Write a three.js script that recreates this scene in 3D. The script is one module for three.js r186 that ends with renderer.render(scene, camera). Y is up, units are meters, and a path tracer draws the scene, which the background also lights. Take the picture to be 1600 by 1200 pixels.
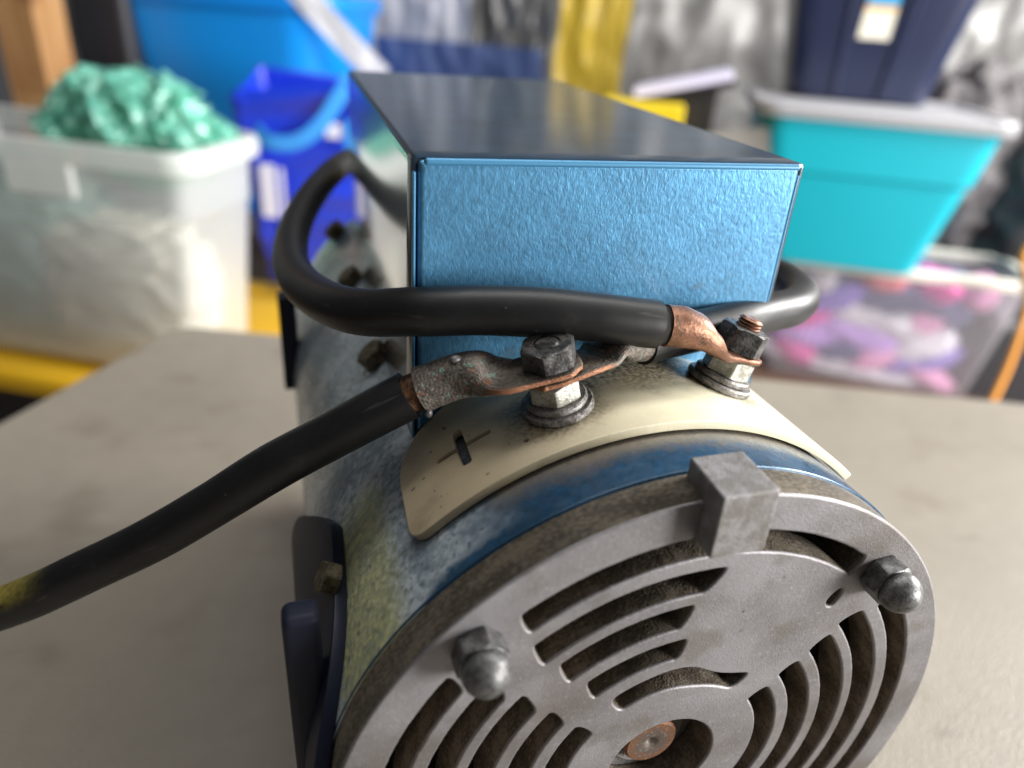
import * as THREE from 'three';
import { RoundedBoxGeometry } from 'three/addons/geometries/RoundedBoxGeometry.js';
import * as BGU from 'three/addons/utils/BufferGeometryUtils.js';
import { ImprovedNoise } from 'three/addons/math/ImprovedNoise.js';
import { RectAreaLightUniformsLib } from 'three/addons/lights/RectAreaLightUniformsLib.js';

// ---------------------------------------------------------------- camera, light, exposure
const scene = new THREE.Scene();
const camera = new THREE.PerspectiveCamera(55.887, 4 / 3, 0.01, 30);
camera.rotation.order = 'YXZ';
camera.position.set(-0.0795, 0.1627, 0.0964);
camera.rotation.set(-0.481, -0.3328, 0.0751);
camera.focus = 0.172;
camera.userData.fStop = 6.6;
scene.add(camera);

const renderer = new THREE.WebGLRenderer({ antialias: true });
renderer.setSize(1024, 768);
renderer.toneMapping = THREE.LinearToneMapping;
renderer.toneMappingExposure = 1.12;
renderer.shadowMap.enabled = true;

scene.background = new THREE.Color().setRGB(0.055, 0.057, 0.060);
RectAreaLightUniformsLib.init();
function areaLight(name, color, intensity, w, h, pos, target) {
  const l = new THREE.RectAreaLight(color, intensity, w, h);
  l.name = name; l.position.set(...pos); l.lookAt(...target); scene.add(l); return l;
}
areaLight('garage_opening_light', new THREE.Color().setRGB(1.0, 0.985, 0.95), 33, 1.1, 0.9, [1.9, 0.33, 1.5], [0, 0.05, -0.1]);

areaLight('added_side_fill_light', new THREE.Color().setRGB(1.0, 0.985, 0.96), 58, 1.0, 0.7, [2.5, 0.98, -0.2], [0, -0.05, -0.1]);  // added fill from the right for table and tops, no known window
areaLight('added_bins_fill_light', new THREE.Color().setRGB(1.0, 0.98, 0.95), 9, 1.5, 0.4, [0.45, 1.2, -0.36], [0.5, -0.3, -1.6]);  // added one-sided fill aimed at the bins, not a real lamp
areaLight('added_overhead_fill_light', new THREE.Color().setRGB(1.0, 0.99, 0.96), 0.38, 2.6, 2.0, [-0.3, 2.3, 0.3], [0, 0, -0.1]);  // added soft fill from above, stands for no known lamp
// ---------------------------------------------------------------- small helpers
const V3 = (x, y, z) => new THREE.Vector3(x, y, z);
function mulberry(a) { return () => { a |= 0; a = a + 0x6D2B79F5 | 0; let t = Math.imul(a ^ a >>> 15, 1 | a); t = t + Math.imul(t ^ t >>> 7, 61 | t) ^ t; return ((t ^ t >>> 14) >>> 0) / 4294967296; }; }
const perlin = new ImprovedNoise();
const n3 = (x, y, z) => perlin.noise(x, y, z);
function fbm(x, y, z = 0, o = 4) { let s = 0, a = 0.5, f = 1; for (let i = 0; i < o; i++) { s += a * n3(x * f, y * f, z + i * 7.3); a *= 0.5; f *= 2.03; } return s; }
const hash = (x, y) => { let h = Math.imul(x | 0, 374761393) + Math.imul(y | 0, 668265263); h = Math.imul(h ^ (h >>> 13), 1274126177); return ((h ^ (h >>> 16)) >>> 0) / 4294967296; };
function worley(x, y) { let d1 = 9, d2 = 9; const ix = Math.floor(x), iy = Math.floor(y);
  for (let j = -1; j < 2; j++) for (let i = -1; i < 2; i++) { const cx = ix + i, cy = iy + j, dx = cx + hash(cx, cy) - x, dy = cy + hash(cx + 91, cy - 57) - y, d = Math.hypot(dx, dy); if (d < d1) { d2 = d1; d1 = d; } else if (d < d2) d2 = d; }
  return [d1, d2]; }
const clamp = (x, a = 0, b = 1) => Math.min(b, Math.max(a, x));
const sst = (a, b, x) => { const t = clamp((x - a) / (b - a)); return t * t * (3 - 2 * t); };
const mix3 = (a, b, t) => [a[0] + (b[0] - a[0]) * t, a[1] + (b[1] - a[1]) * t, a[2] + (b[2] - a[2]) * t];
const toS = (c) => 255 * clamp(c <= 0.0031308 ? 12.92 * c : 1.055 * Math.pow(c, 1 / 2.4) - 0.055);
// colour texture: fn(u, v) -> linear rgb ; u right, v up
function ctex(w, h, fn, rep) {
  const d = new Uint8Array(w * h * 4);
  for (let j = 0; j < h; j++) for (let i = 0; i < w; i++) { const c = fn((i + 0.5) / w, (j + 0.5) / h), k = 4 * (j * w + i); d[k] = toS(c[0]); d[k + 1] = toS(c[1]); d[k + 2] = toS(c[2]); d[k + 3] = 255; }
  return fin(new THREE.DataTexture(d, w, h), true, rep);
}
function gtex(w, h, fn, rep) {
  const d = new Uint8Array(w * h * 4);
  for (let j = 0; j < h; j++) for (let i = 0; i < w; i++) { const c = 255 * clamp(fn((i + 0.5) / w, (j + 0.5) / h)), k = 4 * (j * w + i); d[k] = d[k + 1] = d[k + 2] = c; d[k + 3] = 255; }
  return fin(new THREE.DataTexture(d, w, h), false, rep);
}
function fin(t, srgb, rep) { t.colorSpace = srgb ? THREE.SRGBColorSpace : THREE.NoColorSpace; t.magFilter = THREE.LinearFilter; t.minFilter = THREE.LinearFilter; t.wrapS = t.wrapT = THREE.RepeatWrapping; if (rep) t.repeat.set(rep[0], rep[1]); t.needsUpdate = true; return t; }
function std(o) { const m = new THREE.MeshPhysicalMaterial(o); return m; }
const lin = (r, g, b) => new THREE.Color().setRGB(r, g, b);

const used = {};
function nm(n) { if (!(n in used)) { used[n] = 0; return n; } used[n]++; return n + '_' + String(used[n]).padStart(3, '0'); }
function mesh(name, geo, mat, parent = scene) { const m = new THREE.Mesh(geo, mat); m.name = nm(name); m.castShadow = m.receiveShadow = true; parent.add(m); return m; }
function tag(o, label, category, group, kind) { if (label) o.userData.label = label; if (category) o.userData.category = category; if (group) o.userData.group = group; if (kind) o.userData.kind = kind; return o; }
function thing(name, label, category, pos = [0, 0, 0], ry = 0, group) { const g = new THREE.Group(); g.name = nm(name); g.position.set(...pos); g.rotation.y = ry; scene.add(g); return tag(g, label, category, group); }
function part(name, parent, pos, ry = 0) { const g = new THREE.Group(); g.name = nm(name); if (pos) g.position.set(...pos); g.rotation.y = ry; parent.add(g); return g; }
// uv in metres by the dominant axis of each triangle
function boxUV(g) {
  if (g.index) g = g.toNonIndexed();
  const p = g.attributes.position, uv = new Float32Array(p.count * 2), a = V3(), b = V3(), c = V3(), n = V3();
  for (let i = 0; i < p.count; i += 3) {
    a.fromBufferAttribute(p, i); b.fromBufferAttribute(p, i + 1); c.fromBufferAttribute(p, i + 2);
    n.copy(b).sub(a).cross(c.clone().sub(a));
    const ax = Math.abs(n.x), ay = Math.abs(n.y), az = Math.abs(n.z);
    [a, b, c].forEach((q, k) => { const [s, t] = az >= ax && az >= ay ? [q.x, q.y] : ay >= ax ? [q.x, q.z] : [q.z, q.y]; uv[2 * (i + k)] = s; uv[2 * (i + k) + 1] = t; });
  }
  g.setAttribute('uv', new THREE.BufferAttribute(uv, 2)); return g;
}
function crease(g, angle = 0.6) { // smooth normals across edges flatter than the angle (positions matched to a micron)
  if (g.index) g = g.toNonIndexed();
  const p = g.attributes.position, n = p.count, cos = Math.cos(angle), fn = new Float32Array(n), fw = new Float32Array(n), out = new Float32Array(n * 3), map = new Map();
  const F = new Float32Array(n), a = V3(), b = V3(), c = V3(), e = V3(), d = V3(), key = (v) => Math.round(v.x * 4e5) + '_' + Math.round(v.y * 4e5) + '_' + Math.round(v.z * 4e5);
  const N = new Float32Array(n), K = new Array(n);
  for (let i = 0; i < n; i += 3) {
    a.fromBufferAttribute(p, i); b.fromBufferAttribute(p, i + 1); c.fromBufferAttribute(p, i + 2);
    const q = e.copy(b).sub(a).cross(d.copy(c).sub(a)).normalize(); N[i] = q.x; N[i + 1] = q.y; N[i + 2] = q.z;
    const v = [a, b, c]; for (let k = 0; k < 3; k++) { const u = v[(k + 1) % 3].clone().sub(v[k]).normalize(), w = v[(k + 2) % 3].clone().sub(v[k]).normalize(); fw[i + k] = Math.acos(clamp(u.dot(w), -1, 1)) || 0; const h = key(v[k]); K[i + k] = h; const l = map.get(h); l ? l.push(i + k) : map.set(h, [i + k]); }
  }
  for (let i = 0; i < n; i++) { const f = i - i % 3, x = N[f], y = N[f + 1], z = N[f + 2]; let sx = 0, sy = 0, sz = 0;
    for (const j of map.get(K[i])) { const h = j - j % 3, X = N[h], Y = N[h + 1], Z = N[h + 2]; if (x * X + y * Y + z * Z > cos) { sx += X * fw[j]; sy += Y * fw[j]; sz += Z * fw[j]; } }
    const l = Math.hypot(sx, sy, sz) || 1; out[3 * i] = sx / l; out[3 * i + 1] = sy / l; out[3 * i + 2] = sz / l; }
  g.setAttribute('normal', new THREE.BufferAttribute(out, 3)); return g;
}
function flatCaps(g) { // the flat faces of an extrusion keep their exact normal
  const p = g.attributes.position, q = g.attributes.normal, a = V3(), b = V3(), c = V3();
  for (let i = 0; i < p.count; i += 3) { a.fromBufferAttribute(p, i); b.fromBufferAttribute(p, i + 1); c.fromBufferAttribute(p, i + 2); b.sub(a).cross(c.sub(a)).normalize(); if (Math.abs(b.z) > 0.9995) for (let k = 0; k < 3; k++) q.setXYZ(i + k, 0, 0, Math.sign(b.z)); }
  return g;
}
function sliceX(g, ds) { // cut every triangle along the planes x = k ds, so that it can be bent
  const P = g.attributes.position, Nn = g.attributes.normal, pos = [], nor = [];
  for (let i = 0; i < P.count; i += 3) {
    let poly = [0, 1, 2].map((k) => [P.getX(i + k), P.getY(i + k), P.getZ(i + k), Nn.getX(i + k), Nn.getY(i + k), Nn.getZ(i + k)]);
    const lo = Math.min(...poly.map((v) => v[0])), hi = Math.max(...poly.map((v) => v[0]));
    const emit = (q) => { for (let k = 1; k < q.length - 1; k++) for (const v of [q[0], q[k], q[k + 1]]) { pos.push(v[0], v[1], v[2]); nor.push(v[3], v[4], v[5]); } };
    for (let k = Math.floor(lo / ds) + 1; k * ds < hi - 1e-9 && poly.length > 2; k++) {
      const x = k * ds, L = [], Rr = [];
      poly.forEach((v, j) => { const w = poly[(j + 1) % poly.length]; (v[0] <= x ? L : Rr).push(v); if (v[0] === x && v[0] <= x) Rr.push(v);
        if ((v[0] - x) * (w[0] - x) < 0) { const [A, B] = v[0] < w[0] ? [v, w] : [w, v], t = (x - A[0]) / (B[0] - A[0]), m = A.map((q, c) => q + (B[c] - q) * t); m[0] = x; L.push(m); Rr.push(m); } });
      if (L.length > 2) emit(L); poly = Rr;
    }
    if (poly.length > 2) emit(poly);
  }
  const o = new THREE.BufferGeometry(); o.setAttribute('position', new THREE.Float32BufferAttribute(pos, 3)); o.setAttribute('normal', new THREE.Float32BufferAttribute(nor, 3)); return o;
}
function rbox(w, h, d, r, x = 0, y = 0, z = 0) { return new RoundedBoxGeometry(w, h, d, 3, r).translate(x, y, z); }
const D2R = Math.PI / 180;
const pol = (r, deg, z = 0) => V3(r * Math.sin(deg * D2R), r * Math.cos(deg * D2R), z);
// flat outline (arc length s, -z) -> curved plate on a cylinder about the z axis
function bent(shape, R, t, bevel = 0.0004, edge = 0.0025) {
  let g = new THREE.ExtrudeGeometry(shape, { depth: t - 2 * bevel, bevelEnabled: bevel > 0, bevelThickness: bevel, bevelSize: bevel, bevelOffset: -bevel, bevelSegments: 2, curveSegments: 10 });
  g.translate(0, 0, bevel); g = flatCaps(crease(g, 0.7)); g.deleteAttribute('uv'); g.clearGroups();
  g = sliceX(g, edge * 0.6);
  const p = g.attributes.position, q = g.attributes.normal, uv = new Float32Array(p.count * 2);
  for (let i = 0; i < p.count; i++) { const s = p.getX(i), z = -p.getY(i), r = R + p.getZ(i), a = s / R, sa = Math.sin(a), ca = Math.cos(a), nx = q.getX(i), ny = q.getZ(i); uv[2 * i] = s; uv[2 * i + 1] = z; p.setXYZ(i, r * sa, r * ca, z); q.setXYZ(i, nx * ca + ny * sa, -nx * sa + ny * ca, -q.getY(i)); }
  g.setAttribute('uv', new THREE.BufferAttribute(uv, 2)); return g;
}
function roundPoly(pts, n = 5) { // pts [x, y, radius]
  const s = new THREE.Shape(), N = pts.length; let first = true;
  for (let i = 0; i < N; i++) {
    const p = pts[i], a = pts[(i + N - 1) % N], b = pts[(i + 1) % N], r = p[2] || 0;
    const P = new THREE.Vector2(p[0], p[1]), A = new THREE.Vector2(a[0], a[1]).sub(P), B = new THREE.Vector2(b[0], b[1]).sub(P);
    const la = Math.min(r, A.length() / 2), lb = Math.min(r, B.length() / 2);
    const q0 = P.clone().addScaledVector(A.normalize(), la), q1 = P.clone().addScaledVector(B.normalize(), lb);
    if (first) { s.moveTo(q0.x, q0.y); first = false; } else s.lineTo(q0.x, q0.y);
    if (r > 0) for (let k = 1; k <= n; k++) { const t = k / n, u = 1 - t; s.lineTo(u * u * q0.x + 2 * u * t * P.x + t * t * q1.x, u * u * q0.y + 2 * u * t * P.y + t * t * q1.y); }
  }
  s.closePath(); return s;
}
function lathe(pts, seg = 48) { return crease(new THREE.LatheGeometry(pts.map(([r, y]) => new THREE.Vector2(r, y)), seg).toNonIndexed(), 0.55); }
function hexNut(af, H, bore) { // chamfered hexagon nut, axis y, base at 0
  const N = 96, ap = af / 2, pos = [], idx = [];
  const rings = [(t, rho) => [bore, 0], (t, rho) => [ap * 0.96, 0], (t, rho) => [rho, Math.max(0.00015, (rho - ap * 0.98) * 0.5)], (t, rho) => [rho, H - Math.max(0.00015, (rho - ap * 0.98) * 0.55)], (t, rho) => [ap * 0.95, H], (t, rho) => [bore, H], (t, rho) => [bore, H * 0.4]];
  for (const f of rings) for (let i = 0; i <= N; i++) { const t = i / N * 2 * Math.PI, m = ((t % (Math.PI / 3)) + Math.PI / 3) % (Math.PI / 3) - Math.PI / 6, rho = Math.min(ap / Math.cos(m), ap * 1.135), [r, y] = f(t, rho); pos.push(r * Math.cos(t), y, -r * Math.sin(t)); }
  for (let k = 0; k < rings.length - 1; k++) for (let i = 0; i < N; i++) { const a = k * (N + 1) + i, b = a + 1, c = a + N + 1, d = c + 1; idx.push(a, b, c, b, d, c); }
  const g = new THREE.BufferGeometry(); g.setAttribute('position', new THREE.Float32BufferAttribute(pos, 3)); g.setIndex(idx);
  return boxUV(crease(g.toNonIndexed(), 0.35));
}
// loft along a path of {p, up, w, h, e}: w, h half sizes, e roundness (2 = ellipse, more = boxier)
function loft(secs, n = 32, jitter = 0) {
  const pos = [], idx = [], uv = [];
  const c = secs.map((s) => s.p);
  let len = 0;
  secs.forEach((s, k) => {
    if (k) len += c[k].distanceTo(c[k - 1]);
    const t = c[Math.min(k + 1, c.length - 1)].clone().sub(c[Math.max(k - 1, 0)]).normalize();
    const up = s.up.clone().addScaledVector(t, -s.up.dot(t)).normalize(), side = t.clone().cross(up);
    for (let i = 0; i <= n; i++) { const a = i / n * 2 * Math.PI, ca = Math.cos(a), sa = Math.sin(a), e = 2 / s.e;
      const q = s.p.clone().addScaledVector(side, s.w * Math.sign(ca) * Math.abs(ca) ** e).addScaledVector(up, s.h * Math.sign(sa) * Math.abs(sa) ** e);
      if (jitter) { const d = fbm(q.x * 420, q.y * 420, q.z * 420, 3) * jitter; q.addScaledVector(side, ca * d).addScaledVector(up, sa * d); }
      pos.push(q.x, q.y, q.z); uv.push(len, i / n * 0.03); }
  });
  for (let k = 0; k < secs.length - 1; k++) for (let i = 0; i < n; i++) { const a = k * (n + 1) + i, b = a + 1, d = a + n + 1, e = d + 1; idx.push(a, b, d, b, e, d); }
  for (const k of [0, secs.length - 1]) { const ci = pos.length / 3; pos.push(c[k].x, c[k].y, c[k].z); uv.push(0, 0); for (let i = 0; i < n; i++) { const a = k * (n + 1) + i; k ? idx.push(a, a + 1, ci) : idx.push(a + 1, a, ci); } }
  const g = new THREE.BufferGeometry(); g.setAttribute('position', new THREE.Float32BufferAttribute(pos, 3)); g.setAttribute('uv', new THREE.Float32BufferAttribute(uv, 2)); g.setIndex(idx);
  return crease(g.toNonIndexed(), 0.9);
}
function resample(list, m) { // smooth the section list
  const cp = new THREE.CatmullRomCurve3(list.map((s) => s.p), false, 'centripetal'), out = [];
  for (let k = 0; k <= m; k++) { const t = k / m, f = t * (list.length - 1), i = Math.min(Math.floor(f), list.length - 2), u = f - i, us = u * u * (3 - 2 * u), a = list[i], b = list[i + 1];
    out.push({ p: cp.getPoint(t), up: a.up.clone().lerp(b.up, us), w: a.w + (b.w - a.w) * us, h: a.h + (b.h - a.h) * us, e: a.e + (b.e - a.e) * us }); }
  return out;
}
// ---------------------------------------------------------------- materials
const grain = gtex(512, 512, (u, v) => 0.5 + 0.55 * fbm(u * 90, v * 90, 1, 3) + 0.25 * fbm(u * 20, v * 20, 5, 2));          // 5 cm tile
const castMap = ctex(1024, 1024, (u, v) => { // face casting, uv in metres over +-0.1
  const x = u * 0.2, y = v * 0.2; const n = fbm(x * 70, y * 70, 3, 4), f = fbm(x * 900, y * 900, 9, 3), s = fbm(x * 75 + 7, y * 90, 4, 4);
  const big = fbm(x * 22 + 3, y * 22, 31, 4); let c = [0.242, 0.230, 0.238].map((k) => k * (1 + 0.5 * n + 0.22 * f)); c = mix3(c, [0.14, 0.12, 0.105], 0.55 * sst(0.02, 0.3, big)); c = mix3(c, [0.36, 0.35, 0.37], 0.5 * sst(0.05, 0.3, -big));
  c = mix3(c, [0.17, 0.15, 0.13], sst(0.05, 0.4, s) * 0.6); c = mix3(c, [0.44, 0.42, 0.44], sst(0.24, 0.42, f) * 0.35);
  return mix3(c, [0.09, 0.075, 0.06], sst(0.36, 0.5, fbm(x * 260, y * 260, 12, 3)) * 0.8); }, [5, 5]);
const castM = std({ map: castMap, roughness: 0.55, metalness: 0.5, bumpMap: grain.clone(), bumpScale: 0.0001 });
castMap.offset.set(0.5, 0.5); castM.bumpMap.repeat.set(20, 20); castM.bumpMap.needsUpdate = true;
const dirtMap = ctex(512, 512, (u, v) => { const n = fbm(u * 9, v * 9, 2, 4), f = fbm(u * 60, v * 60, 8, 3); let c = mix3([0.085, 0.066, 0.048], [0.20, 0.165, 0.125], sst(-0.3, 0.35, n + f * 0.8)); return mix3(c, [0.42, 0.40, 0.36], sst(0.3, 0.5, f) * 0.35); }, [20, 20]);
const dirtM = std({ map: dirtMap, roughness: 0.85, metalness: 0.1, bumpMap: castM.bumpMap, bumpScale: 0.0003 });
const rimMap = ctex(2048, 128, (u, v) => { const f = fbm(u * 400, v * 40, 8, 3), n = fbm(u * 40, v * 7, 2, 3); let c = mix3([0.085, 0.068, 0.048], [0.24, 0.20, 0.145], sst(-0.35, 0.4, n * 0.8 + f)); const d = u < 0.5 ? u : 0; return mix3(c, [0.28, 0.265, 0.25], 0.75 * sst(0.03, 0.14, d) * (0.75 + 0.5 * f)); });  // brown grime; light from the right is painted in as paler grey
const rimM = std({ map: rimMap, roughness: 0.7, metalness: 0.25, bumpMap: castM.bumpMap, bumpScale: 0.0003 });
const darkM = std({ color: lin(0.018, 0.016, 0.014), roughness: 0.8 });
const blockM = std({ map: ctex(512, 512, (u, v) => { const n = fbm(u * 11, v * 11, 3, 4), f = fbm(u * 60, v * 60, 6, 3); return mix3([0.19, 0.175, 0.165], [0.29, 0.28, 0.285], sst(-0.3, 0.3, n + 0.5 * f)); }, [25, 25]), roughness: 0.6, metalness: 0.4, bumpMap: castM.bumpMap, bumpScale: 0.00015 });
// blue paint
const hammer = gtex(1024, 1024, (u, v) => { // 6 cm tile of hammered paint
  const wx = fbm(u * 24, v * 24, 1, 2) * 0.5, wy = fbm(u * 24, v * 24, 6, 2) * 0.5;
  const [a, b] = worley(u * 30 + wx, v * 24 + wy * 1.6); const st = fbm(u * 150, v * 55, 3, 3), lo = fbm(u * 34, v * 26, 12, 3);
  return 0.42 + 0.16 * sst(0.0, 0.6, b - a) + 0.40 * st + 0.38 * lo; });
hammer.repeat.set(1 / 0.06, 1 / 0.06);
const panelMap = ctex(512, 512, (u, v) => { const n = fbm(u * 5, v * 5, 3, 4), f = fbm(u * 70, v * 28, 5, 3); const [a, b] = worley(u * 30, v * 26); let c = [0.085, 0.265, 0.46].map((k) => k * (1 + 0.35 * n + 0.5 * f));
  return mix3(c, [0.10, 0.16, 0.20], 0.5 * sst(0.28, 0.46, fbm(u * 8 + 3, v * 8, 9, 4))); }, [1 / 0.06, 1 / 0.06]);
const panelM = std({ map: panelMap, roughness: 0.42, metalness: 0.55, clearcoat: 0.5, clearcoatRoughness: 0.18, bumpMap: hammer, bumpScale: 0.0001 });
const coverBump = gtex(256, 256, (u, v) => 0.5 + 0.5 * fbm(u * 60, v * 6, 2, 3), [14, 14]);
const coverMap = ctex(512, 512, (u, v) => { const n = fbm(u * 6, v * 6, 2, 4); const w = hash(Math.floor(u * 512), Math.floor(v * 512)); let c = [0.011, 0.026, 0.046].map((k) => k * (1 + 0.7 * n)); const sp = fbm(u * 150, v * 150, 4, 2); return sp > 0.43 ? [0.25, 0.26, 0.27] : c; }, [1 / 0.09, 1 / 0.09]);  // same paint as the front panel, with shade put into a darker colour
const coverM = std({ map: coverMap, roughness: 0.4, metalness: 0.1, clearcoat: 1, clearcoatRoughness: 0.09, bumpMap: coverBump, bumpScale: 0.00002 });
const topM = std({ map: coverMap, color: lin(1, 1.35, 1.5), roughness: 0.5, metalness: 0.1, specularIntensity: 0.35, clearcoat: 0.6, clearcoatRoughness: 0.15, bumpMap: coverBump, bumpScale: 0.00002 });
const edgeM = std({ color: lin(0.06, 0.24, 0.43), roughness: 0.45, metalness: 0.3, clearcoat: 0.3, clearcoatRoughness: 0.3 });
const houseEdgeM = std({ color: lin(0.018, 0.075, 0.15), roughness: 0.3, metalness: 0.3, clearcoat: 0.5, clearcoatRoughness: 0.2 });
// housing paint: u = angle (-180..180), v = z (-0.28..0)
const HL = 0.28;
const houseC = (u, v) => {
  const a = (u - 0.5) * 360, z = (v - 1) * HL, s = a * D2R * 0.08;
  const n = fbm(s * 60, z * 60, 1, 4), f = fbm(s * 420, z * 420, 4, 4), g = fbm(s * 1500, z * 1500, 2, 2);
  let c = [0.017, 0.062, 0.122].map((k) => k * (1 + 0.5 * n + 0.6 * f));
  const left = sst(-25, -41, a + n * 10) * sst(-130, -95, a);
  let ox = mix3([0.27, 0.33, 0.37], [0.50, 0.56, 0.60], sst(-0.3, 0.35, n + 0.6 * f));
  ox = mix3(ox, [0.04, 0.055, 0.065], sst(0.20, 0.30, fbm(s * 520 + 5, z * 520, 7, 3) + 0.12 * n) * 0.5);
  ox = mix3(ox, [0.05, 0.06, 0.07], sst(0.1, 0.5, fbm(s * 90, z * 90 + 4, 17, 3)) * 0.5);
  const front = sst(-0.0112, -0.0138, z + f * 0.003 - sst(-40, -53, a) * 0.007);
  c = mix3(c, ox, clamp(left * front * (0.92 + 0.5 * f + 0.4 * n)));
  const yc = sst(-46.5, -52.5, a + 5 * f + n * 3) * sst(-71, -64, a + 4 * f) * sst(-0.068, -0.05, z) ;
  c = mix3(c, mix3([0.36, 0.37, 0.19], [0.54, 0.54, 0.26], sst(-0.35, 0.4, f + 0.7 * n)), clamp(yc * (0.85 + 0.5 * f + 0.5 * n)) * 0.9);
  const dirt = sst(-34, -28, a) * sst(46, 20, a) * sst(-0.0150, -0.0235, z + 0.004 * f + 0.004 * n);
  c = mix3(c, [0.20, 0.17, 0.13], clamp(dirt * (0.85 + 0.6 * f)));
  return c;
};
const houseMap = ctex(2048, 1280, (u, v) => houseC(u / 2 + 1 / 6, v)); houseMap.repeat.set(2, 1); houseMap.offset.set(-1 / 3, 0);
const houseR = gtex(1024, 512, (u, v) => { const a = (u - 0.5) * 360; const s = a * D2R * 0.08, z = (v - 1) * HL; return clamp(0.30 + 0.38 * sst(-30, -48, a) * sst(-0.10, -0.06, z) + 0.25 * fbm(s * 300, z * 300, 4, 3)); });
const houseB = gtex(1024, 1024, (u, v) => { const a = (u - 0.5) * 360, s = a * D2R * 0.08, z = (v - 1) * HL; return 0.5 + 0.5 * fbm(s * 700, z * 700, 4, 3) * (0.25 + sst(-36, -46, a)) + 0.15 * fbm(s * 60, z * 60, 2, 2); });
const houseM = std({ map: houseMap, roughness: 1, roughnessMap: houseR, metalness: 0.15, clearcoat: 0.25, clearcoatRoughness: 0.2, bumpMap: houseB, bumpScale: 0.0005 });
const navyM = std({ color: lin(0.010, 0.013, 0.030), roughness: 0.5, specularIntensity: 0.5, clearcoat: 0.06, clearcoatRoughness: 0.3, bumpMap: castM.bumpMap, bumpScale: 0.00004 });
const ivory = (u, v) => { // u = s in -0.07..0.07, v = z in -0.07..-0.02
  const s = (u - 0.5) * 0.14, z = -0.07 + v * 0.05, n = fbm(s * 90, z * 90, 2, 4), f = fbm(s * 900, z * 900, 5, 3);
  let c = mix3([0.53, 0.435, 0.285], [0.78, 0.74, 0.55], sst(-0.055, 0.03, s)); c = c.map((k) => k * (1 + 0.10 * n));  // aged tan towards the left, deepened in colour where less light falls
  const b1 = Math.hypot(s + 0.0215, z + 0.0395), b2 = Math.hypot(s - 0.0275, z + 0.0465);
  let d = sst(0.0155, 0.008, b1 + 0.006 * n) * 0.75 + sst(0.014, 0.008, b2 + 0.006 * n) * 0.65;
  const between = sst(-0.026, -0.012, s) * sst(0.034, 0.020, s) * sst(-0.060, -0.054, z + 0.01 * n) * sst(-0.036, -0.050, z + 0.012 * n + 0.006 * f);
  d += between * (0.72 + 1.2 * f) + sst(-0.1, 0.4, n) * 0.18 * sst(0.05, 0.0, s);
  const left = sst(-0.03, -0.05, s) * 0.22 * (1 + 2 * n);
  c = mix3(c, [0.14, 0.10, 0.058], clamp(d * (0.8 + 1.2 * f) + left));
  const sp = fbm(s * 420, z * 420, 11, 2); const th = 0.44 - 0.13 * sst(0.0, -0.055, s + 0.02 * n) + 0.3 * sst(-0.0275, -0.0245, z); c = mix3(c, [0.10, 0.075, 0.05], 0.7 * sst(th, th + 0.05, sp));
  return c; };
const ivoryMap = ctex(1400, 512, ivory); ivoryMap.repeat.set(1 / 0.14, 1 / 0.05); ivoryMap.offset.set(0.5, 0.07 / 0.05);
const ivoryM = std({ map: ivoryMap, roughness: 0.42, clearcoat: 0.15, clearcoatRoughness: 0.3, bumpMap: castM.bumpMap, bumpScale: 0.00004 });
// steel, copper
const steelMap = (a, b, s) => ctex(256, 256, (u, v) => { const n = fbm(u * 7, v * 7, s, 4), f = fbm(u * 50, v * 20, s + 3, 3); return mix3(a, b, sst(-0.35, 0.35, n + 0.7 * f)); }, [50, 50]);
const zincM = std({ map: steelMap([0.30, 0.29, 0.25], [0.60, 0.60, 0.56], 2), roughness: 0.42, metalness: 0.65, bumpMap: castM.bumpMap, bumpScale: 0.00012 });
const blackSteelM = std({ map: steelMap([0.035, 0.034, 0.034], [0.15, 0.145, 0.14], 5), roughness: 0.45, metalness: 0.6, bumpMap: castM.bumpMap, bumpScale: 0.00015 });
const washerM = std({ map: steelMap([0.13, 0.12, 0.11], [0.36, 0.34, 0.33], 8), roughness: 0.5, metalness: 0.6, bumpMap: castM.bumpMap, bumpScale: 0.00015 });
const acornM = std({ map: steelMap([0.07, 0.068, 0.066], [0.19, 0.19, 0.19], 12), roughness: 0.44, metalness: 0.6, bumpMap: castM.bumpMap, bumpScale: 0.00008 });
const brassM = std({ map: steelMap([0.045, 0.037, 0.024], [0.15, 0.122, 0.075], 14), roughness: 0.5, metalness: 0.5, bumpMap: castM.bumpMap, bumpScale: 0.00012 });
const rustM = std({ map: ctex(256, 256, (u, v) => { const r = Math.hypot(u - 0.5, v - 0.5) * 2, n = fbm(u * 9, v * 9, 3, 4); let c = mix3([0.12, 0.095, 0.08], [0.20, 0.095, 0.048], sst(0.45, 0.85, r + n * 0.7)); return mix3(c, [0.30, 0.27, 0.25], sst(0.1, 0.3, fbm(u * 14, v * 14, 8, 3)) * 0.5); }), roughness: 0.6, metalness: 0.5 });
const copperMap = ctex(512, 256, (u, v) => { const n = fbm(u * 9, v * 5, 2, 4), f = fbm(u * 60, v * 40, 5, 3); let c = mix3([0.15, 0.074, 0.046], [0.31, 0.155, 0.098], sst(-0.3, 0.35, n + 0.4 * f)); return mix3(c, [0.08, 0.052, 0.042], sst(0.12, 0.42, n + 0.5 * f) * 0.8); }, [1 / 0.04, 1 / 0.03]);
const copperM = std({ map: copperMap, roughness: 0.46, metalness: 0.75, bumpMap: castM.bumpMap, bumpScale: 0.0001 });
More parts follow.
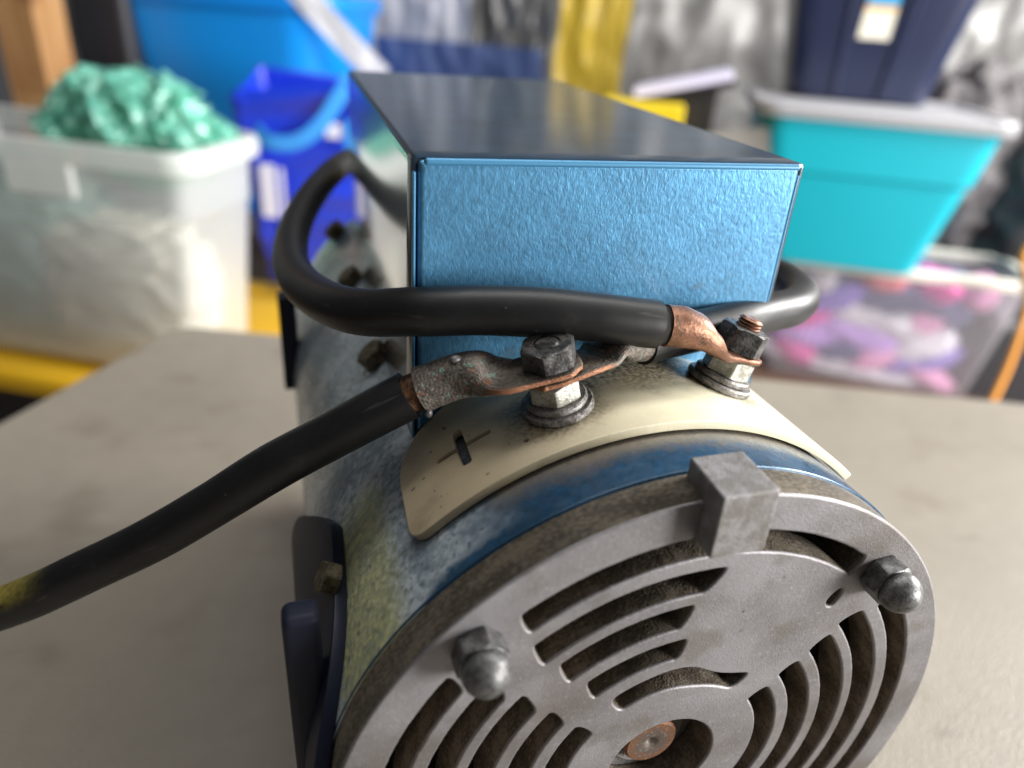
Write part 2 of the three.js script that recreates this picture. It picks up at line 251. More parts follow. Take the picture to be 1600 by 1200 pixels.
const grimeMap = ctex(1024, 512, (u, v) => { const n = fbm(u * 12, v * 8, 2, 4), f = fbm(u * 70, v * 50, 5, 4), q = fbm(u * 16 + 3, v * 12, 9, 4);
  let c = mix3([0.10, 0.083, 0.072], [0.27, 0.235, 0.205], sst(-0.4, 0.4, n * 0.9 + f * 0.7)); c = mix3(c, [0.34, 0.15, 0.085], sst(0.2, 0.32, q) * 0.75); c = mix3(c, [0.25, 0.42, 0.32], sst(0.20, 0.34, fbm(u * 22, v * 16, 14, 4)) * 0.7);
  c = mix3(c, [0.40, 0.36, 0.30], sst(0.27, 0.42, f) * 0.8); const e = Math.min(Math.abs(v), Math.abs(v - 0.5), Math.abs(v - 1)), tg = sst(0.50, 0.40, u); c = mix3(c, [0.07, 0.054, 0.038].map((k) => k * (1 + 0.8 * f + 0.5 * n)), tg * 0.8); return mix3(c, [0.36, 0.165, 0.09], tg * sst(0.075, 0.045, e)); }, [1 / 0.04, 1 / 0.03]);
const grimeB = gtex(512, 512, (u, v) => 0.5 + 0.7 * fbm(u * 50, v * 40, 5, 4), [1 / 0.04, 1 / 0.03]);
const grimeM = std({ map: grimeMap, roughness: 0.62, metalness: 0.35, bumpMap: grimeB, bumpScale: 0.00035 });
const cableMap = (yel) => ctex(1024, 128, (u, v) => { const n = fbm(u * 40, v * 5, 2, 4), f = fbm(u * 300, v * 20, 7, 3); let c = [0.0085, 0.0082, 0.0088].map((k) => k * (1 + 0.7 * n + 0.5 * f)); c = mix3(c, [0.04, 0.036, 0.032], sst(0.2, 0.5, n + 0.3 * f) * 0.3); c = mix3(c, [0.075, 0.07, 0.066], 0.55 * sst(0.30, 0.46, fbm(u * 30, v * 26, 13, 3))); if (fbm(u * 420, v * 42, 3, 2) > 0.43) c = [0.16, 0.15, 0.14]; for (const [u0, u1, v0, v1] of yel) { const m = sst(u0 - 0.02, u0 + 0.02, u) * sst(u1 + 0.02, u1 - 0.02, u) * sst(v0 - 0.09, v0 + 0.05, v) * sst(v1 + 0.09, v1 - 0.05, v); c = mix3(c, [0.33, 0.27, 0.05], clamp(m * (0.75 + 1.2 * f + n))); } return c; });
const cableBump = gtex(512, 64, (u, v) => 0.5 + 0.5 * fbm(u * 22, v * 3, 3, 2) + 0.06 * fbm(u * 200, v * 16, 2, 2), [2, 1]);
const cableM = (yel) => std({ map: cableMap(yel), roughness: 0.44, bumpMap: cableBump, bumpScale: 0.0001 });
const strandM = std({ map: steelMap([0.03, 0.02, 0.015], [0.24, 0.11, 0.05], 17), roughness: 0.7, metalness: 0.3 });

// ---------------------------------------------------------------- setting
const tableY = -0.105;
{
  const tMap = ctex(1024, 1024, (u, v) => { const n = fbm(u * 5, v * 5, 3, 4), f = fbm(u * 60, v * 60, 6, 3), m = fbm(u * 14 + 4, v * 14, 9, 4); let c = [0.272, 0.240, 0.197].map((k) => k * (1 + 0.2 * n + 0.10 * f)); c = mix3(c, [0.142, 0.112, 0.083], sst(0.05, 0.5, m) * 0.5); const sc = fbm(u * 160 + v * 30, v * 4, 21, 2), sd = fbm(u * 6 + 8, v * 210 + u * 60, 25, 2); c = mix3(c, [0.36, 0.335, 0.295], 0.4 * sst(0.44, 0.5, sc) + 0.35 * sst(0.44, 0.5, sd)); return mix3(c, [0.10, 0.075, 0.055], sst(0.36, 0.48, fbm(u * 9 + 2, v * 30, 17, 4)) * 0.35); }, [1.25, 1.25]);
  const tB = gtex(512, 512, (u, v) => 0.5 + 0.5 * fbm(u * 80, v * 80, 3, 3), [9, 9]);
  const tM = std({ map: tMap, roughness: 0.5, bumpMap: tB, bumpScale: 0.0007 });
  const s = roundPoly([[-0.171, 0.549, 0.022], [-0.268, 0.398, 0.0], [-1.05, -0.66, 0.05], [0.66, -0.66, 0.05], [0.66, 0.224, 0.05]], 10);
  let g = new THREE.ExtrudeGeometry(s, { depth: 0.030, bevelEnabled: true, bevelThickness: 0.006, bevelSize: 0.006, bevelOffset: -0.006, bevelSegments: 4 });
  g.rotateX(-Math.PI / 2); g.translate(0, tableY - 0.036, 0); g.clearGroups();
  const table = thing('folding_table', 'grey textured plastic table top under the blue motor', 'table', [0, 0, 0]);
  mesh('table_top', crease(boxUV(g), 0.5), tM, table);
  const legM = std({ color: lin(0.2, 0.2, 0.2), roughness: 0.4, metalness: 0.7 });
  for (const [x, z] of [[-0.2, -0.2], [0.55, -0.02], [-0.55, 0.45], [0.58, 0.55]]) mesh('leg', new THREE.CylinderGeometry(0.014, 0.014, 0.69, 16).translate(x, tableY - 0.036 - 0.345, z), legM, table);
}
{
  const fM = std({ map: ctex(512, 512, (u, v) => [0.13, 0.10, 0.085].map((k) => k * (1 + 0.8 * fbm(u * 9, v * 9, 2, 4))), [2, 2]), roughness: 0.85 });
  tag(mesh('floor', boxUV(new THREE.BoxGeometry(9, 0.1, 8).translate(0.5, tableY - 0.78, -1)), fM), 'dim brown garage floor below the stored bins', 'floor', null, 'structure');
}
// frame of the storage area: origin, turned so that x runs along the row of bins
const BT = -28.5 * D2R;
// crinkled foil insulation wall
{
  const W = 5.2, H = 2.6, nx = 260, ny = 130, g = new THREE.PlaneGeometry(W, H, nx, ny), p = g.attributes.position;
  for (let i = 0; i < p.count; i++) { const x = p.getX(i), y = p.getY(i); const r1 = 1 - Math.abs(fbm(x * 2.4, y * 1.1, 3, 3)) * 2, r2 = 1 - Math.abs(fbm(x * 7, y * 3.2, 8, 3)) * 2; p.setZ(i, 0.07 * r1 + 0.03 * r2 + 0.05 * fbm(x * 1.1, y * 1, 5, 2)); }
  g.computeVertexNormals();
  const back = new THREE.BoxGeometry(W, H, 0.05).translate(0, 0, -0.14);
  const wall = new THREE.Group(); wall.name = nm('wall'); wall.position.set(1.28, 0.42, -2.15 - 0.32); wall.rotation.y = BT; scene.add(wall);
  tag(wall, 'crinkled silver foil insulation hung on the garage wall', 'wall', null, 'structure');
  mesh('foil_sheet', g, std({ color: lin(0.36, 0.355, 0.35), roughness: 0.52, metalness: 0.6, side: THREE.DoubleSide }), wall);
  mesh('backing_board', back, std({ color: lin(0.2, 0.19, 0.18), roughness: 0.9 }), wall);
}
// ---------------------------------------------------------------- containers
function rring(w, d, r, y, n = 6, ox = 0, oz = 0) { const out = [];
  for (const [sx, sz, a0] of [[1, 1, 0], [-1, 1, 1], [-1, -1, 2], [1, -1, 3]]) for (let k = 0; k <= n; k++) { const a = (a0 + k / n) * Math.PI / 2; out.push([ox + sx * (w / 2 - r) + r * Math.cos(a), y, oz + sz * (d / 2 - r) + r * Math.sin(a)]); }
  return out; }
function shell(rings, capStart = true, capEnd = true) {
  const n = rings[0].length, pos = rings.flat(2), idx = [];
  for (let k = 0; k < rings.length - 1; k++) for (let i = 0; i < n; i++) { const j = (i + 1) % n, a = k * n + i, b = k * n + j, c = a + n, d = b + n; idx.push(a, c, b, b, c, d); }
  for (const [k, on] of [[0, capStart], [rings.length - 1, capEnd]]) if (on) { const c = pos.length / 3, r = rings[k]; pos.push(r.reduce((s, q) => s + q[0], 0) / n, r[0][1], r.reduce((s, q) => s + q[2], 0) / n); for (let i = 0; i < n; i++) { const a = k * n + i, b = k * n + (i + 1) % n; k ? idx.push(a, c, b) : idx.push(a, b, c); } }
  const g = new THREE.BufferGeometry(); g.setAttribute('position', new THREE.Float32BufferAttribute(pos, 3)); g.setIndex(idx);
  return boxUV(crease(g.toNonIndexed(), 0.5));
}
// open tote: bottom w0 x d0, top w1 x d1, base at y = 0, walls t thick
function tote(w0, d0, w1, d1, h, r, t, steps = []) {
  const L = (f) => [w0 + (w1 - w0) * f, d0 + (d1 - d0) * f];
  const R = [], put = (f, off, rr = r) => { const [w, d] = L(f); R.push(rring(w + off, d + off, Math.max(0.004, rr + off / 2), f * h)); };
  put(0, -0.012); R[0].forEach((q) => q[1] = 0); put(0.015, 0);
  for (const [f, o] of steps) put(f, o);
  put(1, 0); put(1, -2 * t); put(0.03, -2 * t);
  return shell(R);
}
function rim(w, d, r, y, h, out, inn) { const R = [rring(w - inn, d - inn, r, y - h), rring(w + out, d + out, r + out / 2, y - h), rring(w + out + 0.003, d + out + 0.003, r + out / 2, y - h * 0.4), rring(w + out - 0.004, d + out - 0.004, r + out / 2, y), rring(w - inn + 0.004, d - inn + 0.004, r, y), rring(w - inn, d - inn, r, y - 0.004)]; return shell(R, false, false); }
const frosted = (c, tr = 0.72, ro = 0.55) => std({ color: c, roughness: ro, transmission: tr, thickness: 0, side: THREE.DoubleSide });
// crumpled heap: half ellipsoid with ridged folds
function heap(w, h, d, seed, amp = 0.25, freq = 3, sharp = 2, det = 72, power = 1) {
  const g = new THREE.SphereGeometry(1, det, det), p = g.attributes.position;
  for (let i = 0; i < p.count; i++) { const x = p.getX(i), y = p.getY(i), z = p.getZ(i);
    let n = 0, a = 1, f = freq; for (let k = 0; k < (det >= 90 ? 5 : 3); k++) { n += a * (1 - Math.abs(n3(x * f + seed * 3.1, y * f + seed, z * f - seed)) * sharp); a *= 0.5; f *= 2.1; }
    const s = 1 + amp * (n - 1.0); const sg = (q) => Math.sign(q) * Math.abs(q) ** power;
    p.setXYZ(i, sg(x) * s * w / 2, sg(y) * s * h / 2, sg(z) * s * d / 2); }
  g.computeVertexNormals(); return BGU.mergeVertices(g);
}
const plastic = (r, g, b, ro = 0.4, o = {}) => std({ color: lin(r, g, b), roughness: ro, ...o });

// black tote with yellow lid, under the clear bin on the left
{
  const t = thing('storage_tote', 'black tote with a yellow lid under the frosted bin on the left', 'tote', [-0.31, -0.763, -1.305], BT);
  const body = mesh('body', tote(0.66, 0.40, 0.74, 0.48, 0.335, 0.04, 0.004), plastic(0.015, 0.015, 0.016, 0.45), t);
  mesh('lid', shell([rring(0.76, 0.50, 0.05, 0.318), rring(0.785, 0.525, 0.05, 0.322), rring(0.785, 0.525, 0.05, 0.345), rring(0.77, 0.51, 0.05, 0.354), rring(0.70, 0.44, 0.04, 0.352), rring(0.69, 0.43, 0.04, 0.344)]), plastic(0.80, 0.46, 0.015, 0.38), t);
}
// frosted bin with clothes
{
  const P = [-0.392, -0.405, -1.222];
  const t = thing('frosted_bin', 'frosted clear plastic bin with clothes inside, standing on the yellow lid', 'bin', P, BT);
  mesh('body', tote(0.48, 0.175, 0.545, 0.20, 0.351, 0.03, 0.003, [[0.72, 0], [0.74, 0.008]]), frosted(lin(0.96, 0.97, 0.965), 0.80, 0.36), t);
  mesh('rim', rim(0.545, 0.20, 0.03, 0.359, 0.03, 0.028, 0.004), frosted(lin(0.86, 0.88, 0.86), 0.55, 0.4), t);
  mesh('handle', rbox(0.11, 0.050, 0.012, 0.005, 0.05, 0.305, 0.108), frosted(lin(0.86, 0.88, 0.86), 0.4, 0.4), t);
  const G = std({ color: lin(0.36, 0.52, 0.49), roughness: 0.9 }), Wm = std({ color: lin(0.76, 0.72, 0.64), roughness: 0.95 });
  const q = (x, y, z) => V3(x, y, z).applyAxisAngle(V3(0, 1, 0), BT).add(V3(...P)).toArray();
  const a = thing('cloth_bundle', 'dull green cloth inside the left of the frosted bin', 'cloth', q(-0.09, 0.165, 0), BT); mesh('cloth', heap(0.30, 0.27, 0.14, 2, 0.22, 2.5, 2, 60, 0.75), G, a);
  const b = thing('cloth_bundle', 'cream white cloth inside the right of the frosted bin', 'cloth', q(0.095, 0.12, 0.012), BT); mesh('cloth', heap(0.27, 0.22, 0.135, 5, 0.24, 2.5, 2, 60, 0.7), Wm, b);
  // green plastic bag heaped on top
  const bagM = std({ color: lin(0.20, 0.62, 0.49), roughness: 0.27, transmission: 0.5, thickness: 0, side: THREE.DoubleSide, clearcoat: 0.6, clearcoatRoughness: 0.12 });
  const bg = thing('plastic_bag', 'crumpled shiny green plastic bag heaped on the frosted bin', 'plastic bag', q(0.105, 0.352, -0.02), BT);
  mesh('bag_film', heap(0.30, 0.20, 0.15, 11, 0.19, 1.9, 2.5, 100), bagM, bg);
  bg.scale.set(0.84, 0.78, 0.84); bg.position.x += 0.022;
  const rb = mulberry(21), fold = (w, h, sd) => { const g = new THREE.PlaneGeometry(w, h, 44, 44), p = g.attributes.position; for (let i = 0; i < p.count; i++) { const x = p.getX(i), y = p.getY(i); p.setXYZ(i, x + 0.02 * fbm(y * 20, sd, x * 9, 2), y + 0.02 * fbm(x * 16, sd + 4, 2, 2), -5.5 * (x * x + y * y) + 0.022 * (1 - 3 * Math.abs(n3(x * 17 + y * 6, sd, y * 5))) + 0.012 * (1 - 3 * Math.abs(n3(x * 30, y * 34, sd)))); } g.computeVertexNormals(); return g; };
  for (const [x, y, z, rx, rz, w] of [[-0.07, 0.07, 0.06, -0.7, 0.3, 0.17], [0.03, 0.085, 0.05, -0.85, -0.2, 0.17], [0.0, 0.045, 0.085, -0.3, 0.5, 0.16], [0.10, 0.045, 0.06, -0.5, -0.7, 0.15], [-0.11, 0.035, 0.055, -0.4, 0.8, 0.14]]) { const m = mesh('bag_film', fold(w, w * 0.8, rb() * 40), bagM, bg); m.position.set(x, y, z); m.rotation.set(rx, 0, rz); }
  mesh('bag_tail', heap(0.17, 0.10, 0.12, 17, 0.18, 2.2, 2.4, 60).translate(0.10, 0.0, -0.005), bagM, bg);
}
// royal blue shopping bag behind the bin
{
  const t = thing('shopping_bag', 'royal blue shopping bag with light blue handle beside the frosted bin', 'shopping bag', [0.005, -0.37, -1.42], -20 * D2R);
  const M = std({ color: lin(0.012, 0.045, 0.66), roughness: 0.33, clearcoat: 0.3, clearcoatRoughness: 0.2, side: THREE.DoubleSide });
  const g = shell([rring(0.20, 0.12, 0.02, 0), rring(0.25, 0.15, 0.03, 0.14), rring(0.26, 0.15, 0.03, 0.28), rring(0.28, 0.16, 0.03, 0.385), rring(0.27, 0.14, 0.03, 0.385), rring(0.25, 0.13, 0.03, 0.25)]).toNonIndexed ? shell(Array.from({ length: 40 }, (_, k) => { const f = k / 39, w = 0.21 + 0.07 * f; return rring(w, 0.13 + 0.03 * f, 0.03, f * 0.385, 14); }).concat([rring(0.26, 0.14, 0.03, 0.384, 14), rring(0.23, 0.11, 0.03, 0.22, 14)])) : null;
  const p = g.attributes.position; for (let i = 0; i < p.count; i++) { const x = p.getX(i), y = p.getY(i), z = p.getZ(i); p.setXYZ(i, x + 0.02 * fbm(x * 9, y * 9, z * 9 + 2, 3), y + (y > 0.3 ? 0.09 * fbm(x * 10, 3, z * 6, 2) - (z > 0 ? 0.06 * Math.exp(-((x + 0.02) ** 2) / 0.006) : 0) : 0), z + 0.055 * fbm(x * 9, y * 7, z * 8, 4)); } g.computeVertexNormals();
  mesh('bag_body', g, M, t);
  const hc = new THREE.CatmullRomCurve3([V3(-0.085, 0.30, 0.088), V3(-0.06, 0.285, 0.105), V3(-0.012, 0.285, 0.108), V3(0.035, 0.315, 0.105), V3(0.07, 0.365, 0.095), V3(0.095, 0.405, 0.085)]);
  const hs = []; for (let k = 0; k <= 40; k++) hs.push({ p: hc.getPoint(k / 40), up: V3(0, 0, 1), w: 0.0135, h: 0.002, e: 4 });
  mesh('handle', loft(hs, 16), plastic(0.05, 0.32, 0.85, 0.4), t);
  const pr = plastic(0.72, 0.72, 0.86, 0.5);
  mesh('print', rbox(0.030, 0.10, 0.002, 0.001, -0.070, 0.19, 0.093), pr, t);
  mesh('print', rbox(0.008, 0.09, 0.002, 0.001, -0.043, 0.19, 0.095), pr, t);
  mesh('print', rbox(0.028, 0.026, 0.002, 0.001, 0.060, 0.31, 0.100), pr, t);
  mesh('print', rbox(0.030, 0.05, 0.002, 0.001, 0.095, 0.305, 0.098), plastic(0.05, 0.32, 0.85, 0.4), t);
}
// bright blue tote behind
{
  const t = thing('storage_tote', 'bright sky blue plastic tote standing behind the green plastic bag', 'tote', [-0.10, -0.36, -2.02], BT);
  mesh('body', tote(0.43, 0.30, 0.56, 0.40, 0.505, 0.10, 0.004), plastic(0.004, 0.27, 0.82, 0.34), t);
  mesh('rim', rim(0.56, 0.40, 0.10, 0.515, 0.035, 0.02, 0.004), plastic(0.004, 0.22, 0.72, 0.34), t);
  const s = tag(mesh('storage_crate', rbox(0.9, 0.36, 0.6, 0.01), plastic(0.12, 0.10, 0.09, 0.9)), 'dark crate in shade under the sky blue tote', 'crate'); s.position.set(-0.10, -0.36 - 0.181, -2.02); s.rotation.y = BT;
}
// timber post, dark panel, white board at far left
{
  const wm = std({ map: ctex(256, 512, (u, v) => { const n = fbm(u * 9 + 2 * fbm(u * 2, v * 3, 4, 2), v * 2.4, 3, 4), k = fbm(u * 3, v * 7, 8, 3); let c = mix3([0.33, 0.16, 0.055], [0.47, 0.27, 0.115], sst(-0.3, 0.3, n)); return mix3(c, [0.16, 0.06, 0.02], sst(0.2, 0.4, k) * 0.8); }, [4, 1]), roughness: 0.7 });
  const p = tag(mesh('timber_post', boxUV(rbox(0.10, 1.5, 0.09, 0.004)), wm), 'bare orange timber post at the left behind the bins', 'post'); p.position.set(-0.55, -0.08, -1.86); p.rotation.set(0, BT, 0.0);
  const d = tag(mesh('dark_case', rbox(0.15, 0.9, 0.10, 0.02), plastic(0.022, 0.023, 0.03, 0.5)), 'narrow black case between the timber post and the sky blue tote', 'case'); d.position.set(-0.415, -0.30, -1.99); d.rotation.y = BT;
  const w = tag(mesh('white_board', rbox(0.4, 1.3, 0.02, 0.004), plastic(0.80, 0.82, 0.84, 0.6)), 'white board left of the timber post', 'board'); w.position.set(-0.83, -0.05, -1.92); w.rotation.y = BT;
}
// sheet of white plastic slung over the tote, blue and yellow things on the wall
function drape(name, label, cat, pos, w, h, mat, seed, amp, rot = 0, tilt = 0, thick = 0) {
  const g = new THREE.PlaneGeometry(w, h, 60, 60), p = g.attributes.position;
  for (let i = 0; i < p.count; i++) { const x = p.getX(i), y = p.getY(i); p.setZ(i, amp * (1 - 2 * Math.abs(fbm(x * 6 + seed, y * 2.2, seed, 3))) + amp * 0.6 * fbm(x * 20, y * 6, seed + 3, 3)); p.setX(i, x + 0.12 * w * fbm(y * 5, seed, 2, 2)); }
  g.computeVertexNormals(); const m = tag(mesh(name, g, mat), label, cat); m.position.set(...pos); m.rotation.order = 'YXZ'; m.rotation.set(0, BT + rot, tilt); return m;
}
drape('white_sheet', 'white plastic sheet slung beside the sky blue tote', 'plastic sheet', [0.085, 0.085, -1.70], 0.055, 0.26, std({ color: lin(0.78, 0.79, 0.84), roughness: 0.45, side: THREE.DoubleSide }), 3, 0.02, 0, 0.86);
drape('yellow_tarp', 'yellow plastic tarp hanging in front of the foil wall', 'tarp', [0.80, 0.13, -1.98], 0.19, 0.60, std({ color: lin(0.62, 0.44, 0.05), roughness: 0.35, side: THREE.DoubleSide }), 9, 0.035);
drape('dark_tarp', 'dark grey plastic tarp left of the yellow tarp', 'tarp', [0.58, 0.16, -2.04], 0.24, 0.6, std({ color: lin(0.085, 0.085, 0.085), roughness: 0.3, side: THREE.DoubleSide }), 14, 0.045);
drape('lavender_sheet', 'pale grey plastic sheet behind the blue box top', 'plastic sheet', [0.31, 0.22, -2.13], 0.36, 0.5, std({ color: lin(0.40, 0.41, 0.47), roughness: 0.5, side: THREE.DoubleSide }), 21, 0.03);
{
  drape('blue_cloth', 'navy blue cloth hanging low behind the blue box top', 'cloth', [0.40, -0.07, -1.90], 0.44, 0.28, std({ color: lin(0.045, 0.075, 0.19), roughness: 0.8, side: THREE.DoubleSide }), 31, 0.03);
  const c = tag(mesh('blue_pouch', rbox(0.085, 0.10, 0.05, 0.015), plastic(0.03, 0.04, 0.62, 0.35)), 'small royal blue pouch behind the left end of the blue box top', 'pouch'); c.position.set(0.185, -0.045, -1.56); c.rotation.y = BT;
}
// yellow carton, black book box, grey board
{
  const y = tag(mesh('yellow_carton', rbox(0.16, 0.16, 0.09, 0.003), plastic(0.74, 0.55, 0.01, 0.5)), 'plain yellow carton behind the blue box top', 'carton'); y.position.set(0.632, -0.068, -1.292); y.rotation.y = BT;
  const k = thing('book', 'thick black book with pale pages on the yellow carton', 'book', [0.725, 0.046, -1.315], BT);
  k.rotation.order = 'YXZ'; k.rotation.z = 0.26;
  mesh('cover', rbox(0.20, 0.012, 0.12, 0.003, 0, -0.014, 0), plastic(0.01, 0.009, 0.012, 0.4), k);
  mesh('pages', rbox(0.19, 0.017, 0.115, 0.002, 0, 0.001, 0), plastic(0.66, 0.64, 0.82, 0.7), k);
  const f = tag(mesh('black_box', rbox(0.12, 0.13, 0.10, 0.004), plastic(0.012, 0.011, 0.012, 0.45)), 'black box standing right of the yellow carton', 'box'); f.position.set(0.735, -0.022, -1.31); f.rotation.set(0, BT, -0.0);
  const c = tag(mesh('grey_board', rbox(0.16, 0.30, 0.012, 0.003), plastic(0.115, 0.105, 0.09, 0.7)), 'grey board leaning between the black box and the teal tote', 'board'); c.position.set(0.83, -0.175, -1.20); c.rotation.order = 'YXZ'; c.rotation.set(-0.1, BT + 0.5, 0.12);
}
// right: clear bin of clothes, teal tote on it, navy tote on top
const e1 = V3(Math.cos(BT), 0, -Math.sin(BT)), e3 = V3(Math.sin(BT), 0, Math.cos(BT));
const fromFL = (x, y, z, w, d, h) => V3(x, y, z).addScaledVector(e1, w / 2).addScaledVector(e3, -d / 2).add(V3(0, -h, 0)).toArray(); // base centre from the front-left-top corner
{
  const W = 0.535, D = 0.20, H = 0.30, P = fromFL(1.007, -0.300, -1.236, W, D, H);
  const t = thing('clothes_bin', 'clear bin packed with pink, purple and white clothes under the teal tote', 'bin', P, BT);
  mesh('body', tote(W - 0.07, D - 0.05, W, D, H, 0.03, 0.003), frosted(lin(0.97, 0.96, 0.98), 0.93, 0.28), t);
  mesh('rim', rim(W, D, 0.03, H + 0.006, 0.022, 0.03, 0.004), plastic(0.74, 0.71, 0.62, 0.45), t);
  const cols = { pink: [0.72, 0.10, 0.32], magenta: [0.62, 0.05, 0.28], rose: [0.75, 0.30, 0.45], white: [0.75, 0.72, 0.70], lilac: [0.46, 0.30, 0.66], navy: [0.06, 0.075, 0.17], violet: [0.20, 0.14, 0.45], coral: [0.70, 0.14, 0.16] };
  const list = [['navy', -0.15, 0.165, 0.12, 0.06], ['white', -0.13, 0.16, 0.05, 0.05], ['coral', -0.015, 0.175, 0.075, 0.055], ['pink', 0.075, 0.165, 0.09, 0.05], ['navy', 0.02, 0.145, 0.16, 0.05], ['navy', 0.105, 0.135, 0.085, 0.05], ['rose', 0.155, 0.165, 0.05, 0.05], ['white', -0.045, 0.115, 0.12, 0.05], ['white', 0.03, 0.10, 0.11, 0.045], ['rose', 0.075, 0.11, 0.08, 0.04], ['white', 0.09, 0.07, 0.10, 0.05], ['lilac', -0.03, 0.075, 0.16, 0.055], ['lilac', -0.13, 0.07, 0.12, 0.06], ['magenta', -0.15, 0.10, 0.10, 0.05], ['violet', 0.095, 0.045, 0.13, 0.04], ['navy', -0.06, 0.045, 0.09, 0.04], ['rose', 0.0, 0.04, 0.09, 0.045], ['violet', -0.10, 0.13, 0.12, 0.045], ['pink', -0.14, 0.035, 0.08, 0.04], ['white', -0.06, 0.02, 0.3, 0.03], ['rose', 0.12, 0.02, 0.1, 0.03]];
  const R = mulberry(7);
  const pat = [0, 1, 2].map((k) => ctex(128, 128, (u, v) => { const st = k === 0 ? Math.sin(u * 75) : k === 1 ? fbm(u * 26, v * 26, 3, 2) * 4 : Math.sin(u * 50) * Math.sin(v * 50); const d = fbm(u * 12, v * 12, k + 5, 3); return st > 0.55 ? [0.42, 0.40, 0.55] : st < -0.7 ? [1, 0.96, 0.96] : [0.92, 0.92, 0.92].map((q) => q * (1 + 0.7 * d)); }, [3, 2]));
  list.forEach(([c, x, y, w, h], i) => { const m = mesh('garment', heap(w * 1.5, h * 1.6, 0.085, i + 1, 0.2, 2.4, 2, 32, 0.85), std({ color: lin(...cols[c].map((k) => Math.min(0.88, k * 1.35 + 0.03))), map: pat[i % 3], roughness: 0.9 }), t); m.position.set(x * 1.22, y * 1.52, 0.012 + 0.02 * (y / H) + 0.010 * R()); m.rotation.z = (R() - 0.5) * 0.8; });
  mesh('garment', heap(0.42, 0.29, 0.06, 40, 0.1, 2, 2, 40, 0.5).translate(0, 0.145, -0.025), std({ color: lin(0.12, 0.12, 0.22), roughness: 0.9 }), t);
}
{
  const W = 0.47, D = 0.36, H = 0.325, P = fromFL(0.842, 0.030, -1.197, W, D, H);
  const t = thing('storage_tote', 'teal plastic tote with a grey lid standing on the clothes bin', 'tote', P, BT);
  mesh('body', tote(W - 0.15, D - 0.10, W - 0.012, D - 0.012, H - 0.005, 0.045, 0.004, [[0.60, 0], [0.62, 0.010]]), plastic(0.004, 0.42, 0.53, 0.42), t);
  mesh('lid', shell([rring(W - 0.01, D - 0.01, 0.045, H - 0.026), rring(W + 0.012, D + 0.012, 0.05, H - 0.024), rring(W + 0.016, D + 0.016, 0.05, H - 0.006), rring(W + 0.008, D + 0.008, 0.05, H), rring(W - 0.03, D - 0.03, 0.04, H), rring(W - 0.04, D - 0.04, 0.04, H - 0.005)]), plastic(0.34, 0.34, 0.36, 0.45), t);
}
{
  const w0 = 0.285, d0 = 0.2, w1 = 0.40, d1 = 0.30, h = 0.34;
  const P = V3(1.035, 0.026, -1.375).addScaledVector(e1, w0 / 2).addScaledVector(e3, -d0 / 2 + 0.02).toArray();
  const t = thing('storage_tote', 'navy blue ribbed plastic tote with a sticker on the teal tote', 'tote', P, BT);
  const M = plastic(0.016, 0.022, 0.058, 0.30);
  mesh('body', tote(w0, d0, w1, d1, h, 0.045, 0.004), M, t);
  const lean = Math.atan2((d1 - d0) / 2, h), leanx = (w1 - w0) / 2 / h;
  for (const f of [-0.20, 0.12, 0.155]) { const r = mesh('rib', rbox(0.012, h * 0.94, 0.012, 0.004, 0, h * 0.5, 0), M, t); r.position.set(f * w0, 0, d0 / 2 + 0.003); r.rotation.set(lean, 0, -f * leanx * 2); }
  const lab = ctex(128, 256, (u, v) => v > 0.42 ? (v > 0.9 ? [0.7, 0.68, 0.6] : [0.02, 0.32, 0.62]) : v > 0.36 ? [0.75, 0.40, 0.06] : v > 0.1 ? (fbm(u * 30, v * 60, 2, 2) > 0.16 ? [0.45, 0.42, 0.35] : [0.82, 0.78, 0.66]) : [0.80, 0.76, 0.64]);
  const lg = new THREE.BoxGeometry(0.062, 0.15, 0.001).translate(0, 0.125 + 0.075, 0);
  const l = mesh('sticker', lg, std({ map: lab, roughness: 0.5 }), t); l.position.set(-0.012, 0, d0 / 2 + 0.004); l.rotation.x = lean;
}
